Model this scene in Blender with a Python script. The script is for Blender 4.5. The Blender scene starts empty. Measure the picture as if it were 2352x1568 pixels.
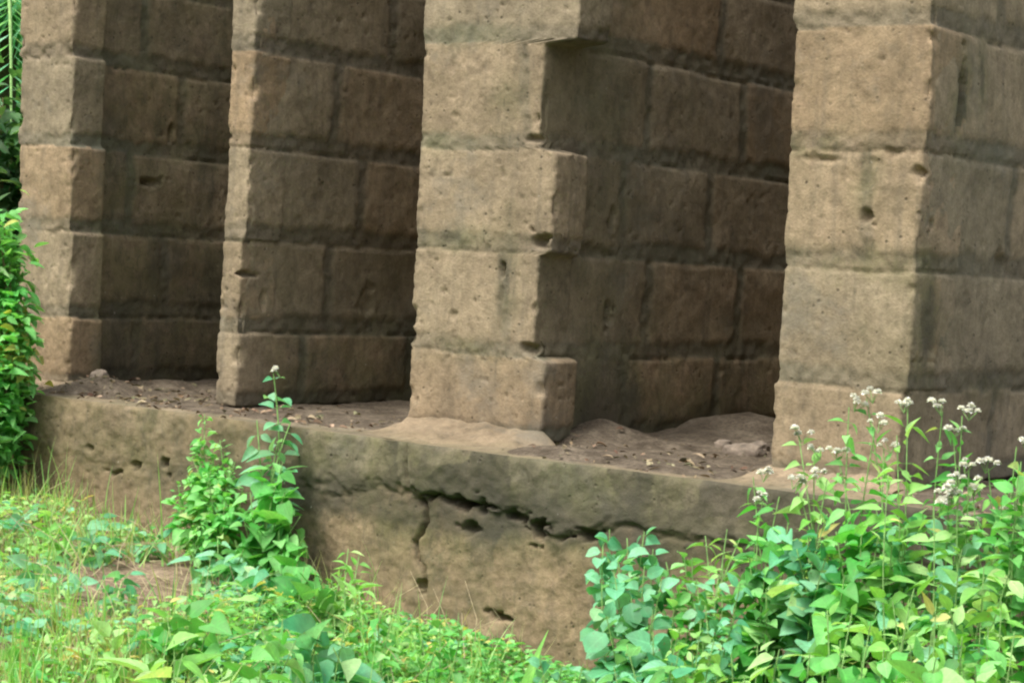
import bpy, math, random
import numpy as np
from mathutils import Vector, Matrix

# ------------------------------------------------------------------ camera, world, sun, exposure
sc = bpy.context.scene
W2, F, HZ, ROLL = 2352.0, 4800.0, 623.0, math.radians(3.16)
PITCH = math.atan((784 - HZ) / F)
YAW = math.radians(37.6)
CAM = np.array([0.0, -4.03, 0.412])            # plinth top is z = 0
fh = np.array([-math.sin(YAW), math.cos(YAW), 0.0])
R0 = np.array([math.cos(YAW), math.sin(YAW), 0.0])
FW = fh * math.cos(PITCH) - np.array([0, 0, 1.0]) * math.sin(PITCH)
U0 = np.cross(R0, FW)
CR = R0 * math.cos(ROLL) + U0 * math.sin(ROLL)
CU = U0 * math.cos(ROLL) - R0 * math.sin(ROLL)
cd = bpy.data.cameras.new('camera')
cam = bpy.data.objects.new('camera', cd)
sc.collection.objects.link(cam)
cam.matrix_world = Matrix(((CR[0], CU[0], -FW[0], CAM[0]), (CR[1], CU[1], -FW[1], CAM[1]), (CR[2], CU[2], -FW[2], CAM[2]), (0, 0, 0, 1)))
cd.sensor_width = 36.0
cd.lens = 36.0 * F / W2
cd.clip_start = 0.05
cd.clip_end = 1000
sc.camera = cam

SUN_EL, SUN_AZ = math.radians(58), math.radians(196)      # azimuth clockwise from +y
w = bpy.data.worlds.new('World'); sc.world = w; w.use_nodes = True
nt = w.node_tree
bg = nt.nodes['Background']
sky = nt.nodes.new('ShaderNodeTexSky'); sky.sky_type = 'NISHITA'; sky.sun_disc = False
sky.sun_elevation = SUN_EL; sky.sun_rotation = SUN_AZ
sky.air_density = 1.0; sky.dust_density = 4.0; sky.ozone_density = 0.6
hs = nt.nodes.new('ShaderNodeHueSaturation'); hs.inputs['Saturation'].default_value = 0.35      # thin high cloud: a whiter sky
nt.links.new(sky.outputs[0], hs.inputs['Color']); nt.links.new(hs.outputs[0], bg.inputs[0]); bg.inputs[1].default_value = 0.15
sl = bpy.data.lights.new('sun', 'SUN'); sl.energy = 1.0; sl.angle = math.radians(28); sl.color = (1.0, 0.97, 0.91)
so = bpy.data.objects.new('sun', sl); sc.collection.objects.link(so)
sd = Vector((math.sin(SUN_AZ) * math.cos(SUN_EL), math.cos(SUN_AZ) * math.cos(SUN_EL), math.sin(SUN_EL)))
so.rotation_euler = sd.to_track_quat('Z', 'Y').to_euler()
so.location = (0, -5, 6)
sc.view_settings.view_transform = 'Standard'; sc.view_settings.look = 'None'
sc.view_settings.exposure = 1.48; sc.view_settings.gamma = 1.0
sc.render.engine = 'CYCLES'
sc.cycles.filter_width = 2.3
sc.cycles.max_bounces = 6
sc.cycles.transparent_max_bounces = 4

rng = np.random.default_rng(7)
random.seed(7)

# ------------------------------------------------------------------ pixel helpers (photo measured at 2352 px wide)
def ray(px, py):
    d = FW * F + CR * (px - 1176.0) + CU * (784.0 - py)
    return d / F
def on_y(px, py, y=0.0):
    d = ray(px, py); t = (y - CAM[1]) / d[1]; return CAM + d * t
def on_x(px, py, x):
    d = ray(px, py); t = (x - CAM[0]) / d[0]; return CAM + d * t
def on_z(px, py, z=0.0):
    d = ray(px, py); t = (z - CAM[2]) / d[2]; return CAM + d * t

# ------------------------------------------------------------------ noise
def _h(i, j, k, s):
    n = (i * 374761393 + j * 668265263 + k * 2147483647 + s * 1274126177) & 0xffffffff
    n = ((n ^ (n >> 13)) * 1274126177) & 0xffffffff
    n = (n ^ (n >> 16)) & 0xffffffff
    return n / 4294967295.0
def vnoise(p, sc_, seed=0):
    q = p / sc_ + 1000.0
    i = np.floor(q).astype(np.int64); f = q - i; f = f * f * (3 - 2 * f)
    r = 0
    for a in (0, 1):
        wa = f[:, 0] if a else 1 - f[:, 0]
        for b in (0, 1):
            wb = f[:, 1] if b else 1 - f[:, 1]
            for c in (0, 1):
                wc = f[:, 2] if c else 1 - f[:, 2]
                r = r + wa * wb * wc * _h(i[:, 0] + a, i[:, 1] + b, i[:, 2] + c, seed)
    return r * 2 - 1
def fbm(p, s, o=3, seed=0):
    r = 0; a = 1.0; t = 0
    for k in range(o):
        r = r + a * vnoise(p, s / 2 ** k, seed + k * 17); t += a; a *= 0.55
    return r / t

# ------------------------------------------------------------------ object helpers
COL = sc.collection
def props(o, label=None, cat=None, group=None, kind=None):
    if label: o['label'] = label
    if cat: o['category'] = cat
    if group: o['group'] = group
    if kind: o['kind'] = kind
    return o
def empty(name, loc, label, cat, group=None):
    o = bpy.data.objects.new(name, None); COL.objects.link(o); o.location = loc; o.empty_display_size = 0.1
    return props(o, label, cat, group)
def mesh_np(name, V, Fq, mat, parent=None, attrs=None, uv=None, smooth=True, Ft=None):
    """V (n,3); Fq (m,4) quads; Ft (k,3) tris."""
    V = np.asarray(V, dtype=np.float64).copy()
    if parent is not None:
        V -= np.array(parent.location)
    me = bpy.data.meshes.new(name)
    nq = 0 if Fq is None else len(Fq); ntr = 0 if Ft is None else len(Ft)
    loops = []; starts = []; tot = []
    if nq: loops.append(np.asarray(Fq).reshape(-1)); tot += [4] * nq
    if ntr: loops.append(np.asarray(Ft).reshape(-1)); tot += [3] * ntr
    loops = np.concatenate(loops).astype(np.int32)
    tot = np.array(tot, dtype=np.int32); starts = np.concatenate(([0], np.cumsum(tot)[:-1])).astype(np.int32)
    me.vertices.add(len(V)); me.loops.add(len(loops)); me.polygons.add(len(tot))
    me.vertices.foreach_set('co', V.astype(np.float32).ravel())
    me.loops.foreach_set('vertex_index', loops)
    me.polygons.foreach_set('loop_start', starts)
    me.polygons.foreach_set('loop_total', tot)
    if smooth: me.polygons.foreach_set('use_smooth', np.ones(len(tot), dtype=bool))
    me.update(calc_edges=True)
    for k, a in (attrs or {}).items():
        at = me.attributes.new(k, 'FLOAT', 'POINT'); at.data.foreach_set('value', np.asarray(a, dtype=np.float32))
    if uv is not None:
        ul = me.uv_layers.new(name='UVMap'); ul.data.foreach_set('uv', np.asarray(uv, dtype=np.float32)[loops].ravel())
    me.validate()
    if mat: me.materials.append(mat)
    o = bpy.data.objects.new(name, me); COL.objects.link(o)
    if parent is not None: o.parent = parent
    return o

class Buf:
    def __init__(s): s.v = []; s.f = []; s.a = {}; s.n = 0; s.uv = []
    def add(s, V, Fq, uv=None, **at):
        s.v.append(V); s.f.append(Fq + s.n); n = len(V)
        for k, x in at.items():
            s.a.setdefault(k, []).append(np.broadcast_to(np.asarray(x, dtype=float), (n,)))
        if uv is not None: s.uv.append(uv)
        s.n += n
    def build(s, name, mat, parent=None, smooth=True):
        if not s.v: return None
        return mesh_np(name, np.concatenate(s.v), np.concatenate(s.f), mat, parent,
                       {k: np.concatenate(x) for k, x in s.a.items()}, np.concatenate(s.uv) if s.uv else None, smooth)

# ------------------------------------------------------------------ node material helpers
def M(name):
    m = bpy.data.materials.new(name); m.use_nodes = True
    t = m.node_tree; b = t.nodes['Principled BSDF']
    return m, t, b
def nd(t, typ, **kw):
    n = t.nodes.new(typ)
    for k, v in kw.items(): setattr(n, k, v)
    return n
def noise(t, scale, detail=4, rough=0.6, vec=None, dist=0):
    n = nd(t, 'ShaderNodeTexNoise'); n.inputs['Scale'].default_value = scale; n.inputs['Detail'].default_value = detail
    n.inputs['Roughness'].default_value = rough; n.inputs['Distortion'].default_value = dist
    if vec is not None: t.links.new(vec, n.inputs['Vector'])
    return n.outputs['Fac']
def ramp(t, fac, stops, interp='LINEAR'):
    r = nd(t, 'ShaderNodeValToRGB'); r.color_ramp.interpolation = interp
    e = r.color_ramp.elements
    while len(e) < len(stops): e.new(0.5)
    for x, (p, c) in zip(e, stops):
        x.position = p; x.color = (c, c, c, 1) if isinstance(c, (int, float)) else (*c, 1)
    t.links.new(fac, r.inputs[0]); return r.outputs[0]
def mix(t, fac, a, b, mode='MIX'):
    n = nd(t, 'ShaderNodeMix', data_type='RGBA', blend_type=mode)
    for sock, v in ((n.inputs[0], fac), (n.inputs[6], a), (n.inputs[7], b)):
        if isinstance(v, (int, float)): sock.default_value = v
        elif isinstance(v, tuple): sock.default_value = (*v, 1)
        else: t.links.new(v, sock)
    return n.outputs[2]
def math_(t, op, a, b=0.0, clamp=False):
    n = nd(t, 'ShaderNodeMath', operation=op, use_clamp=clamp)
    for s_, v in ((n.inputs[0], a), (n.inputs[1], b)):
        if isinstance(v, (int, float)): s_.default_value = v
        else: t.links.new(v, s_)
    return n.outputs[0]
def attr(t, name): 
    n = nd(t, 'ShaderNodeAttribute'); n.attribute_name = name; return n.outputs['Fac']
def mapping(t, vec, scale):
    n = nd(t, 'ShaderNodeMapping'); n.inputs['Scale'].default_value = scale; t.links.new(vec, n.inputs[0]); return n.outputs[0]
def bump(t, b, h, dist, strength=1.0):
    n = nd(t, 'ShaderNodeBump'); n.inputs['Distance'].default_value = dist; n.inputs['Strength'].default_value = strength
    t.links.new(h, n.inputs['Height']); t.links.new(n.outputs[0], b.inputs['Normal'])

def block_mat():
    m, t, b = M('sandcrete_block')
    geo = nd(t, 'ShaderNodeNewGeometry').outputs['Position']
    mort = attr(t, 'mortar'); tint = attr(t, 'tint'); moss = attr(t, 'moss')
    n1 = noise(t, 5, 5, 0.65, geo); n2 = noise(t, 38, 5, 0.7, geo); n3 = noise(t, 160, 3, 0.7, geo)
    n4 = noise(t, 1.6, 3, 0.5, geo)
    base = ramp(t, n1, [(0.25, (0.184, 0.143, 0.092)), (0.5, (0.243, 0.189, 0.122)), (0.75, (0.296, 0.234, 0.153))])
    warm = ramp(t, tint, [(0.0, (0.86, 0.90, 0.92)), (0.5, (1.0, 1.0, 1.0)), (1.0, (1.05, 0.955, 0.88))])
    c = mix(t, 1.0, base, warm, 'MULTIPLY')
    c = mix(t, math_(t, 'MULTIPLY', mort, 0.75), c, (0.110, 0.095, 0.068))
    # sandy grain and coarse specks
    c = mix(t, 1.0, c, ramp(t, n2, [(0.28, 0.62), (0.45, 0.93), (0.6, 1.05), (0.78, 1.25)]), 'MULTIPLY')
    c = mix(t, 1.0, c, ramp(t, n3, [(0.3, 0.82), (0.5, 1.0), (0.72, 1.14)]), 'MULTIPLY')
    c = mix(t, 1.0, c, ramp(t, noise(t, 11, 4, 0.7, geo, 0.6), [(0.30, 0.70), (0.48, 1.0), (0.70, 1.16)]), 'MULTIPLY')
    gp = noise(t, 3.2, 5, 0.75, geo)
    c = mix(t, ramp(t, gp, [(0.54, 0.0), (0.66, 0.5)]), c, (0.16, 0.145, 0.115))
    # vertical rain streaks
    st = noise(t, 1.0, 4, 0.6, mapping(t, geo, (26, 26, 2.0)))
    c = mix(t, ramp(t, st, [(0.54, 0.0), (0.74, 0.40)]), c, (0.085, 0.075, 0.058))
    st2 = noise(t, 1.0, 4, 0.6, mapping(t, geo, (60, 60, 7.0)))
    c = mix(t, ramp(t, st2, [(0.56, 0.0), (0.72, 0.35)]), c, (0.09, 0.08, 0.06))
    # algae, painted bay shade and moss
    mm = math_(t, 'MULTIPLY', moss, ramp(t, noise(t, 9, 5, 0.7, geo), [(0.34, 0.0), (0.60, 1.0)]))
    c = mix(t, math_(t, 'MULTIPLY', mm, 0.8, True), c, (0.130, 0.125, 0.055))
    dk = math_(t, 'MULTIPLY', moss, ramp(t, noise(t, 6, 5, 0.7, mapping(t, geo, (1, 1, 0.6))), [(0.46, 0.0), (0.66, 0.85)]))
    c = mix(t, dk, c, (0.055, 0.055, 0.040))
    c = mix(t, math_(t, 'MULTIPLY', mort, ramp(t, n4, [(0.45, 0), (0.65, 0.35)])), c, (0.11, 0.13, 0.085))
    bl = noise(t, 26, 5, 0.8, mapping(t, geo, (1, 1, 0.55)), 0.8)
    c = mix(t, math_(t, 'MULTIPLY', ramp(t, bl, [(0.50, 0.0), (0.64, 0.75)]), math_(t, 'ADD', math_(t, 'MULTIPLY', moss, 0.8), 0.18), True), c, (0.072, 0.064, 0.042))
    c = mix(t, math_(t, 'MULTIPLY', ramp(t, bl, [(0.28, 0.6), (0.40, 0.0)]), math_(t, 'ADD', math_(t, 'MULTIPLY', moss, 0.6), 0.2), True), c, (0.30, 0.27, 0.17))
    c = mix(t, ramp(t, moss, [(0.70, 0.0), (1.0, 0.62)]), c, (0.055, 0.048, 0.036))  # highest values go near black: carries the painted shade of the end bay
    # pits
    vo = nd(t, 'ShaderNodeTexVoronoi'); vo.inputs['Scale'].default_value = 42; t.links.new(geo, vo.inputs['Vector'])
    pit = ramp(t, vo.outputs['Distance'], [(0.08, 0.0), (0.2, 1.0)])
    keep = ramp(t, noise(t, 14, 2, 0.5, geo), [(0.50, 1.0), (0.60, 0.0)])
    pit2 = math_(t, 'MAXIMUM', pit, keep)
    c = mix(t, math_(t, 'MULTIPLY', math_(t, 'SUBTRACT', 1.0, pit2), 0.6), c, (0.05, 0.042, 0.03))
    wh = ramp(t, noise(t, 70, 2, 0.5, geo), [(0.76, 0.0), (0.80, 0.5)])
    c = mix(t, wh, c, (0.42, 0.39, 0.33))
    t.links.new(c, b.inputs['Base Color']); b.inputs['Roughness'].default_value = 0.95
    b.inputs['Specular IOR Level'].default_value = 0.15
    h = math_(t, 'ADD', math_(t, 'MULTIPLY', n2, 0.6), math_(t, 'MULTIPLY', n3, 0.45))
    h = math_(t, 'ADD', h, math_(t, 'MULTIPLY', pit2, 0.5))
    bump(t, b, h, 0.0050, 0.7)
    return m
MB = block_mat()

def leaf_mat(name, stops, trans=0.42, rough=0.55, spec=0.35, veins=0.5):
    m, t, b = M(name)
    tint = attr(t, 'tint')
    geo = nd(t, 'ShaderNodeNewGeometry').outputs['Position']
    c = ramp(t, tint, stops)
    c = mix(t, 1.0, c, ramp(t, noise(t, 45, 3, 0.6, geo), [(0.3, 0.78), (0.7, 1.2)]), 'MULTIPLY')
    uv = nd(t, 'ShaderNodeUVMap').outputs[0]
    sx = nd(t, 'ShaderNodeSeparateXYZ'); t.links.new(uv, sx.inputs[0])
    ax = math_(t, 'ABSOLUTE', math_(t, 'SUBTRACT', sx.outputs[0], 0.5))
    mid = ramp(t, ax, [(0.0, 1.0), (0.07, 0.0)])
    sv = math_(t, 'SINE', math_(t, 'MULTIPLY', math_(t, 'SUBTRACT', sx.outputs[1], math_(t, 'MULTIPLY', ax, 0.7)), 44.0))
    sv = ramp(t, sv, [(0.86, 0.0), (1.0, 0.6)])
    vv = math_(t, 'MULTIPLY', math_(t, 'MAXIMUM', mid, sv), veins)
    c = mix(t, vv, c, mix(t, 1.0, c, (1.7, 1.5, 1.6), 'MULTIPLY'))
    c = mix(t, ramp(t, noise(t, 130, 2, 0.5, geo), [(0.66, 0.0), (0.72, 0.6)]), c, (0.20, 0.16, 0.06))
    if name != 'white_petal': c = mix(t, ramp(t, noise(t, 9, 3, 0.6, geo), [(0.40, 0.0), (0.75, 0.45)]), c, (0.30, 0.40, 0.20))
    t.links.new(c, b.inputs['Base Color']); b.inputs['Roughness'].default_value = rough
    b.inputs['Specular IOR Level'].default_value = spec
    tr = nd(t, 'ShaderNodeBsdfTranslucent'); t.links.new(mix(t, 1.0, c, (1.25, 1.25, 0.6), 'MULTIPLY'), tr.inputs[0])
    ms = nd(t, 'ShaderNodeMixShader'); ms.inputs[0].default_value = trans
    t.links.new(b.outputs[0], ms.inputs[1]); t.links.new(tr.outputs[0], ms.inputs[2])
    t.links.new(ms.outputs[0], t.nodes['Material Output'].inputs[0])
    return m
G_BLUE = leaf_mat('leaf_blue_green', [(0, (0.035, 0.19, 0.075)), (0.5, (0.10, 0.40, 0.19)), (0.95, (0.26, 0.60, 0.36)), (1, (0.42, 0.62, 0.25))])
G_MID = leaf_mat('leaf_fresh_green', [(0, (0.03, 0.19, 0.03)), (0.5, (0.10, 0.44, 0.08)), (0.9, (0.26, 0.64, 0.19)), (0.97, (0.40, 0.66, 0.26)), (1, (0.50, 0.50, 0.12))])
G_YEL = leaf_mat('leaf_yellow_green', [(0, (0.08, 0.27, 0.03)), (0.5, (0.22, 0.54, 0.10)), (0.96, (0.44, 0.70, 0.27)), (1, (0.60, 0.50, 0.16))])
G_DARK = leaf_mat('leaf_dark_green', [(0, (0.012, 0.045, 0.015)), (0.6, (0.03, 0.11, 0.03)), (1, (0.07, 0.20, 0.06))])
G_STRAW = leaf_mat('leaf_straw', [(0, (0.26, 0.32, 0.08)), (0.5, (0.46, 0.48, 0.17)), (1, (0.64, 0.58, 0.32))], veins=0)
G_DEAD = leaf_mat('leaf_dead', [(0, (0.06, 0.035, 0.025)), (0.5, (0.17, 0.10, 0.065)), (1, (0.34, 0.25, 0.17))], trans=0.05, rough=0.9, spec=0.1)
def plain(name, col, rough=0.8, bs=60, bd=0.002):
    m, t, b = M(name)
    geo = nd(t, 'ShaderNodeNewGeometry').outputs['Position']
    c = mix(t, 1.0, col, ramp(t, noise(t, bs, 4, 0.6, geo), [(0.3, 0.6), (0.7, 1.35)]), 'MULTIPLY')
    t.links.new(c, b.inputs['Base Color']); b.inputs['Roughness'].default_value = rough
    bump(t, b, noise(t, bs, 4, 0.6, geo), bd)
    return m
STEM = plain('green_stem', (0.16, 0.30, 0.08)); STEM_R = plain('brown_stem', (0.20, 0.16, 0.07)); BARK = plain('bark', (0.11, 0.085, 0.06), 0.95, 18, 0.02)
PETAL = leaf_mat('white_petal', [(0, (0.8, 0.78, 0.72)), (1, (0.88, 0.87, 0.86))], trans=0.15, veins=0); DISC = plain('pale_bud', (0.50, 0.52, 0.30), 0.8)
STONE = plain('broken_stone', (0.17, 0.135, 0.10), 0.95, 45, 0.006)
def soil_mat(name, a, b_, c_):
    m, t, b = M(name)
    geo = nd(t, 'ShaderNodeNewGeometry').outputs['Position']
    c = ramp(t, noise(t, 14, 7, 0.7, geo), [(0.3, a), (0.5, b_), (0.72, c_)])
    c = mix(t, 1.0, c, ramp(t, noise(t, 110, 3, 0.7, geo), [(0.3, 0.6), (0.7, 1.35)]), 'MULTIPLY')
    t.links.new(c, b.inputs['Base Color']); b.inputs['Roughness'].default_value = 1.0; b.inputs['Specular IOR Level'].default_value = 0.1
    bump(t, b, noise(t, 60, 6, 0.75, geo), 0.012)
    return m
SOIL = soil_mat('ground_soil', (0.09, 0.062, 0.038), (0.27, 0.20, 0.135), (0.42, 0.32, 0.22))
def _far_green():
    t = SOIL.node_tree; b = t.nodes['Principled BSDF']; src = b.inputs['Base Color'].links[0].from_socket
    geo = nd(t, 'ShaderNodeNewGeometry').outputs['Position']
    vm = nd(t, 'ShaderNodeVectorMath', operation='DISTANCE'); t.links.new(geo, vm.inputs[0]); vm.inputs[1].default_value = (-3.5, -1.5, -0.4)
    f = ramp(t, math_(t, 'MULTIPLY', vm.outputs['Value'], 0.1), [(0.28, 0.0), (0.45, 0.9)])
    g = ramp(t, noise(t, 1.5, 5, 0.7, geo), [(0.3, (0.035, 0.075, 0.02)), (0.7, (0.09, 0.16, 0.045))])
    t.links.new(mix(t, f, src, g), b.inputs['Base Color'])
_far_green()
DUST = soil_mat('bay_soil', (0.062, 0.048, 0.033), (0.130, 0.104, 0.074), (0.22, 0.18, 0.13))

# ------------------------------------------------------------------ blocks
def box_surf(lo, hi, res, faces='xXyYzZ'):
    """six (or fewer) grids of a box, merged; returns V, F"""
    lo = np.array(lo, float); hi = np.array(hi, float); V = []; Fs = []; n = 0
    N = [max(2, int(round((hi[i] - lo[i]) / res)) + 1) for i in range(3)]
    for ax in range(3):
        a, b = (ax + 1) % 3, (ax + 2) % 3
        ga = np.linspace(lo[a], hi[a], N[a]); gb = np.linspace(lo[b], hi[b], N[b])
        for side in (0, 1):
            if 'xyz'[ax] not in faces and not side: continue
            if 'XYZ'[ax] not in faces and side: continue
            A, B = np.meshgrid(ga, gb, indexing='ij'); P = np.zeros((A.size, 3))
            P[:, a] = A.ravel(); P[:, b] = B.ravel(); P[:, ax] = hi[ax] if side else lo[ax]
            idx = np.arange(A.size).reshape(A.shape)
            q = np.stack([idx[:-1, :-1], idx[1:, :-1], idx[1:, 1:], idx[:-1, 1:]], -1).reshape(-1, 4)
            if not side: q = q[:, ::-1]
            V.append(P); Fs.append(q + n); n += len(P)
    V = np.concatenate(V); Fs = np.concatenate(Fs)
    key = np.round(V * 1e5).astype(np.int64)
    _, first, inv = np.unique(key, axis=0, return_index=True, return_inverse=True)
    return V[first], inv.reshape(-1)[Fs]
CARVE = []    # (center xyz, radius xyz, depth, direction)
def rough_box(buf, lo, hi, res=0.009, r=0.012, amp=0.0025, chip=0.012, seed=0, mortar=0.0, tint=0.5, moss=0.0, faces='xXyYzZ', carve=True):
    lo = np.array(lo, float); hi = np.array(hi, float)
    V, Fq = box_surf(lo, hi, res, faces)
    r = min(r, 0.45 * (hi - lo).min())
    q = np.clip(V, lo + r, hi - r); d = V - q; L = np.linalg.norm(d, axis=1, keepdims=True); L[L == 0] = 1
    nrm = d / L
    P = q + nrm * r
    de = np.sort(np.minimum(np.abs(V - lo), np.abs(hi - V)), axis=1)[:, 1]      # distance to nearest edge
    edge = np.exp(-(de / 0.022) ** 2)
    n = fbm(P, 0.05, 4, seed) * amp * 1.6 + fbm(P, 0.16, 2, seed + 3) * amp * 1.4
    ch = np.clip(fbm(P, 0.045, 3, seed + 9) - 0.02, 0, 1) * chip * 2.4
    pit = np.clip(fbm(P, 0.016, 2, seed + 31) - 0.48, 0, 1) * 0.02
    disp = n - ch * edge - pit
    P = P + nrm * disp[:, None]
    if carve:
        for c, rad, dep, dr in CARVE:
            e = (((P - np.array(c)) / np.array(rad)) ** 2).sum(1)
            e = e * (1 + 0.7 * fbm(P, 0.03, 3, 77))
            k = np.clip(1 - e, 0, 1) ** 0.6 * dep
            P = P + np.array(dr)[None] * k[:, None]
    mv = np.full(len(P), moss) if np.isscalar(moss) else moss(P)
    buf.add(P, Fq, mortar=mortar, tint=tint, moss=mv)

CT = [0.0, 0.205, 0.456, 0.705, 0.965, 1.205, 1.455, 1.705, 1.955, 2.205]   # course tops
MOR = 0.036
DEEP = 2.3
def xs(pl, pr, row, yf=0.0):
    z = 0.5 * (CT[row] + CT[row + 1])
    # find pixel y for that z on front plane at pl
    def fx(px):
        py = 600.0
        for _ in range(12):
            p = on_y(px, py, yf); py -= (z - p[2]) * 900
        return on_y(px, py, yf)[0]
    return fx(pl), fx(pr)
bld_x = xs(45, 165, 2)[0]
building = empty('unfinished_building', (bld_x, 0.0, -0.6),
                 'unfinished tan concrete block building with open bays between upright walls on a cracked mossy foundation', 'building')

YF4, YF3 = -0.10, -0.03            # the two right-hand walls stand a little further forward
# pits and broken spots seen on the pier fronts
def hole(px, py, rx, rz, dep, y=0.0):
    y = YF4 if px > 1750 else (YF3 if px > 900 else 0.0); p = on_y(px, py, y); CARVE.append(((p[0], p[1], p[2]), (rx, 0.05, rz), dep, (0, 1, 0)))
hole(1990, 492, 0.016, 0.016, 0.02); hole(1153, 615, 0.010, 0.018, 0.02); hole(1040, 722, 0.014, 0.014, 0.008)
hole(1290, 490, 0.02, 0.03, 0.012); hole(1240, 555, 0.03, 0.02, 0.03); hole(2112, 395, 0.02, 0.012, 0.02)
hole(1150, 700, 0.006, 0.07, 0.006); hole(1040, 150, 0.01, 0.02, 0.006); hole(1215, 800, 0.03, 0.014, 0.03)
hole(1045, 265, .012, .008, .006); hole(1985, 400, 0.03, 0.05, 0.006); hole(1235, 320, 0.05, 0.012, 0.02)
hole(1290, 450, 0.012, 0.02, 0.012); hole(2050, 350, 0.03, 0.01, 0.01); hole(1890, 365, 0.05, 0.008, 0.01)

def side_hole(px, py, x, r, rz, dep):
    p = on_x(px, py, x); CARVE.append(((x, p[1], p[2]), (0.05, r, rz), dep, (-1, 0, 0)))

def sstep(x, a, b):
    t = np.clip((x - a) / (b - a), 0, 1); return t * t * (3 - 2 * t)
ZT = 1.3
def zprof(z, vals, seed, w=0.006):
    """value per course, stepped across each bed joint"""
    vals = np.array([vals[min(k, len(vals) - 1)] for k in range(len(CT))])
    out = np.full(z.shape, vals[0], float)
    for k in range(1, len(CT)):
        out = out + (vals[k] - vals[k - 1]) * sstep(z, CT[k] - w, CT[k] + w)
    return out
def masonry(buf, xl, xr, y0, y1, zlo, zhi, res, joints, tints, seed, r=0.008, bed=0.045, dj=0.0045, smear=0.0, moss=0.0, vjf=None, line=1.0, chip=1.0, smear_rows=None, wst=0.006):
    """one continuous rough masonry surface. xl, xr, y1: per-course lists (or numbers); joints: {course: [y of upright joints]}"""
    t0 = lambda v: v if isinstance(v, (list, tuple)) else [v]
    W_ = np.mean([b - a for a, b in zip(t0(xl) * (len(t0(xr)) // len(t0(xl)) or 1), t0(xr))]); D_ = np.mean(t0(y1)) - y0
    V, Fq = box_surf((0, 0, zlo), (W_, D_, zhi), res)
    lo = np.array([0, 0, zlo]); hi = np.array([W_, D_, zhi])
    r = min(r, 0.4 * W_)
    q = np.clip(V, lo + r, hi - r); d = V - q; L = np.linalg.norm(d, axis=1, keepdims=True); L[L == 0] = 1
    nrm = d / L; B = q + nrm * r
    z = B[:, 2]
    w0 = fbm(np.stack([B[:, 0] + xl[0] if isinstance(xl, (list, tuple)) else B[:, 0] + xl, B[:, 1], z], -1), 0.09, 3, seed + 1) * 0.007
    XL = zprof(z + w0, t0(xl), 0); XR = zprof(z + w0, t0(xr), 0, wst); YY = zprof(z + w0, t0(y1), 0)
    P = np.stack([XL + (XR - XL) * B[:, 0] / W_, y0 + (YY - y0) * B[:, 1] / D_, z], -1)
    wob = fbm(P, 0.07, 3, seed + 2); wob2 = fbm(P, 0.03, 3, seed + 4); wob3 = fbm(P, 0.3, 2, seed + 6)
    zz = z + w0 + wob2 * 0.002
    k = np.clip(np.searchsorted(np.array(CT), zz) - 1, 0, len(CT) - 2)
    zr = zz - np.array(CT)[k]; zu = np.array(CT)[k + 1] - zz
    J = 1 - sstep(zr + wob * 0.012 + wob2 * 0.006, bed + wob3 * 0.012 - 0.010, bed + wob3 * 0.012 + 0.010)
    tint = np.full(len(P), 0.5)
    for kk in range(len(CT) - 1):
        m = k == kk
        if not m.any(): continue
        js = list((joints or {}).get(kk, []))
        rs = random.Random(seed * 13 + kk)
        if joints is not None:
            if not js: js = [rs.uniform(.2, .45)]
            while js[-1] < DEEP: js.append(js[-1] + 0.465 + rs.uniform(-.012, .012))
        Jm = J[m]
        for jy in js:
            Jm = np.maximum(Jm, 1 - sstep(np.abs(P[m, 1] - jy + wob[m] * 0.014 + wob2[m] * 0.004), 0.010, 0.027))
        if vjf and kk in vjf:
            Jm = np.maximum(Jm, 0.9 * (1 - sstep(np.abs(P[m, 0] - vjf[kk] + wob[m] * 0.012 + (zr[m] - 0.12) * 0.12), 0.010, 0.020)))
        J[m] = Jm
        tn = np.array([rs.uniform(0, 1) for _ in range(len(js) + 1)])
        tint[m] = tn[np.searchsorted(np.array(js), P[m, 1])] if js else tn[0]
    sm = smear * (1 - sstep(P[:, 1] + wob * 0.08, 0.25, 0.5)) if smear else np.zeros(len(P))
    isfront = sstep(-nrm[:, 1], 0.3, 0.9)
    if smear_rows is not None: sm = sm * np.isin(k, smear_rows) * (1 - isfront)
    # thin broken crack along the top of every course
    dl = np.minimum(zr, zu) if zlo < 1 else np.full(len(P), 1.0)
    dl = np.where(k == 0, np.where(zr < zu, 1.0, dl), dl)
    crack = np.exp(-(dl / 0.0035) ** 2) * sstep(wob3 + wob * 0.5 + 0.25, 0.0, 0.35) * line
    cornr = np.minimum(np.abs(V[:, 0]), np.abs(W_ - V[:, 0])); cy = np.abs(V[:, 1])
    vedge = np.exp(-((np.maximum(cornr, cy)) / 0.016) ** 2)
    n = fbm(P, 0.045, 4, seed) * 0.0032 + fbm(P, 0.16, 2, seed + 3) * 0.006
    ch = np.clip(fbm(P, 0.065, 3, seed + 9) - 0.16, 0, 1) * 0.060 * vedge * chip
    ch2 = np.clip(fbm(P, 0.009, 2, seed + 10), 0, 1) * 0.004 * vedge
    lump = np.clip(fbm(P, 0.022, 3, seed + 12), -0.3, 1) * 0.006 * J
    pit = np.clip(fbm(P, 0.016, 2, seed + 31) - 0.5, 0, 1) * 0.02
    disp = n - ch - ch2 - pit - J * (dj * (1 - isfront) + 0.0015 * isfront) * (1 - 0.8 * sm) + lump - crack * (0.004 + 0.004 * (1 - isfront))
    P = P + nrm * disp[:, None]
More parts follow.
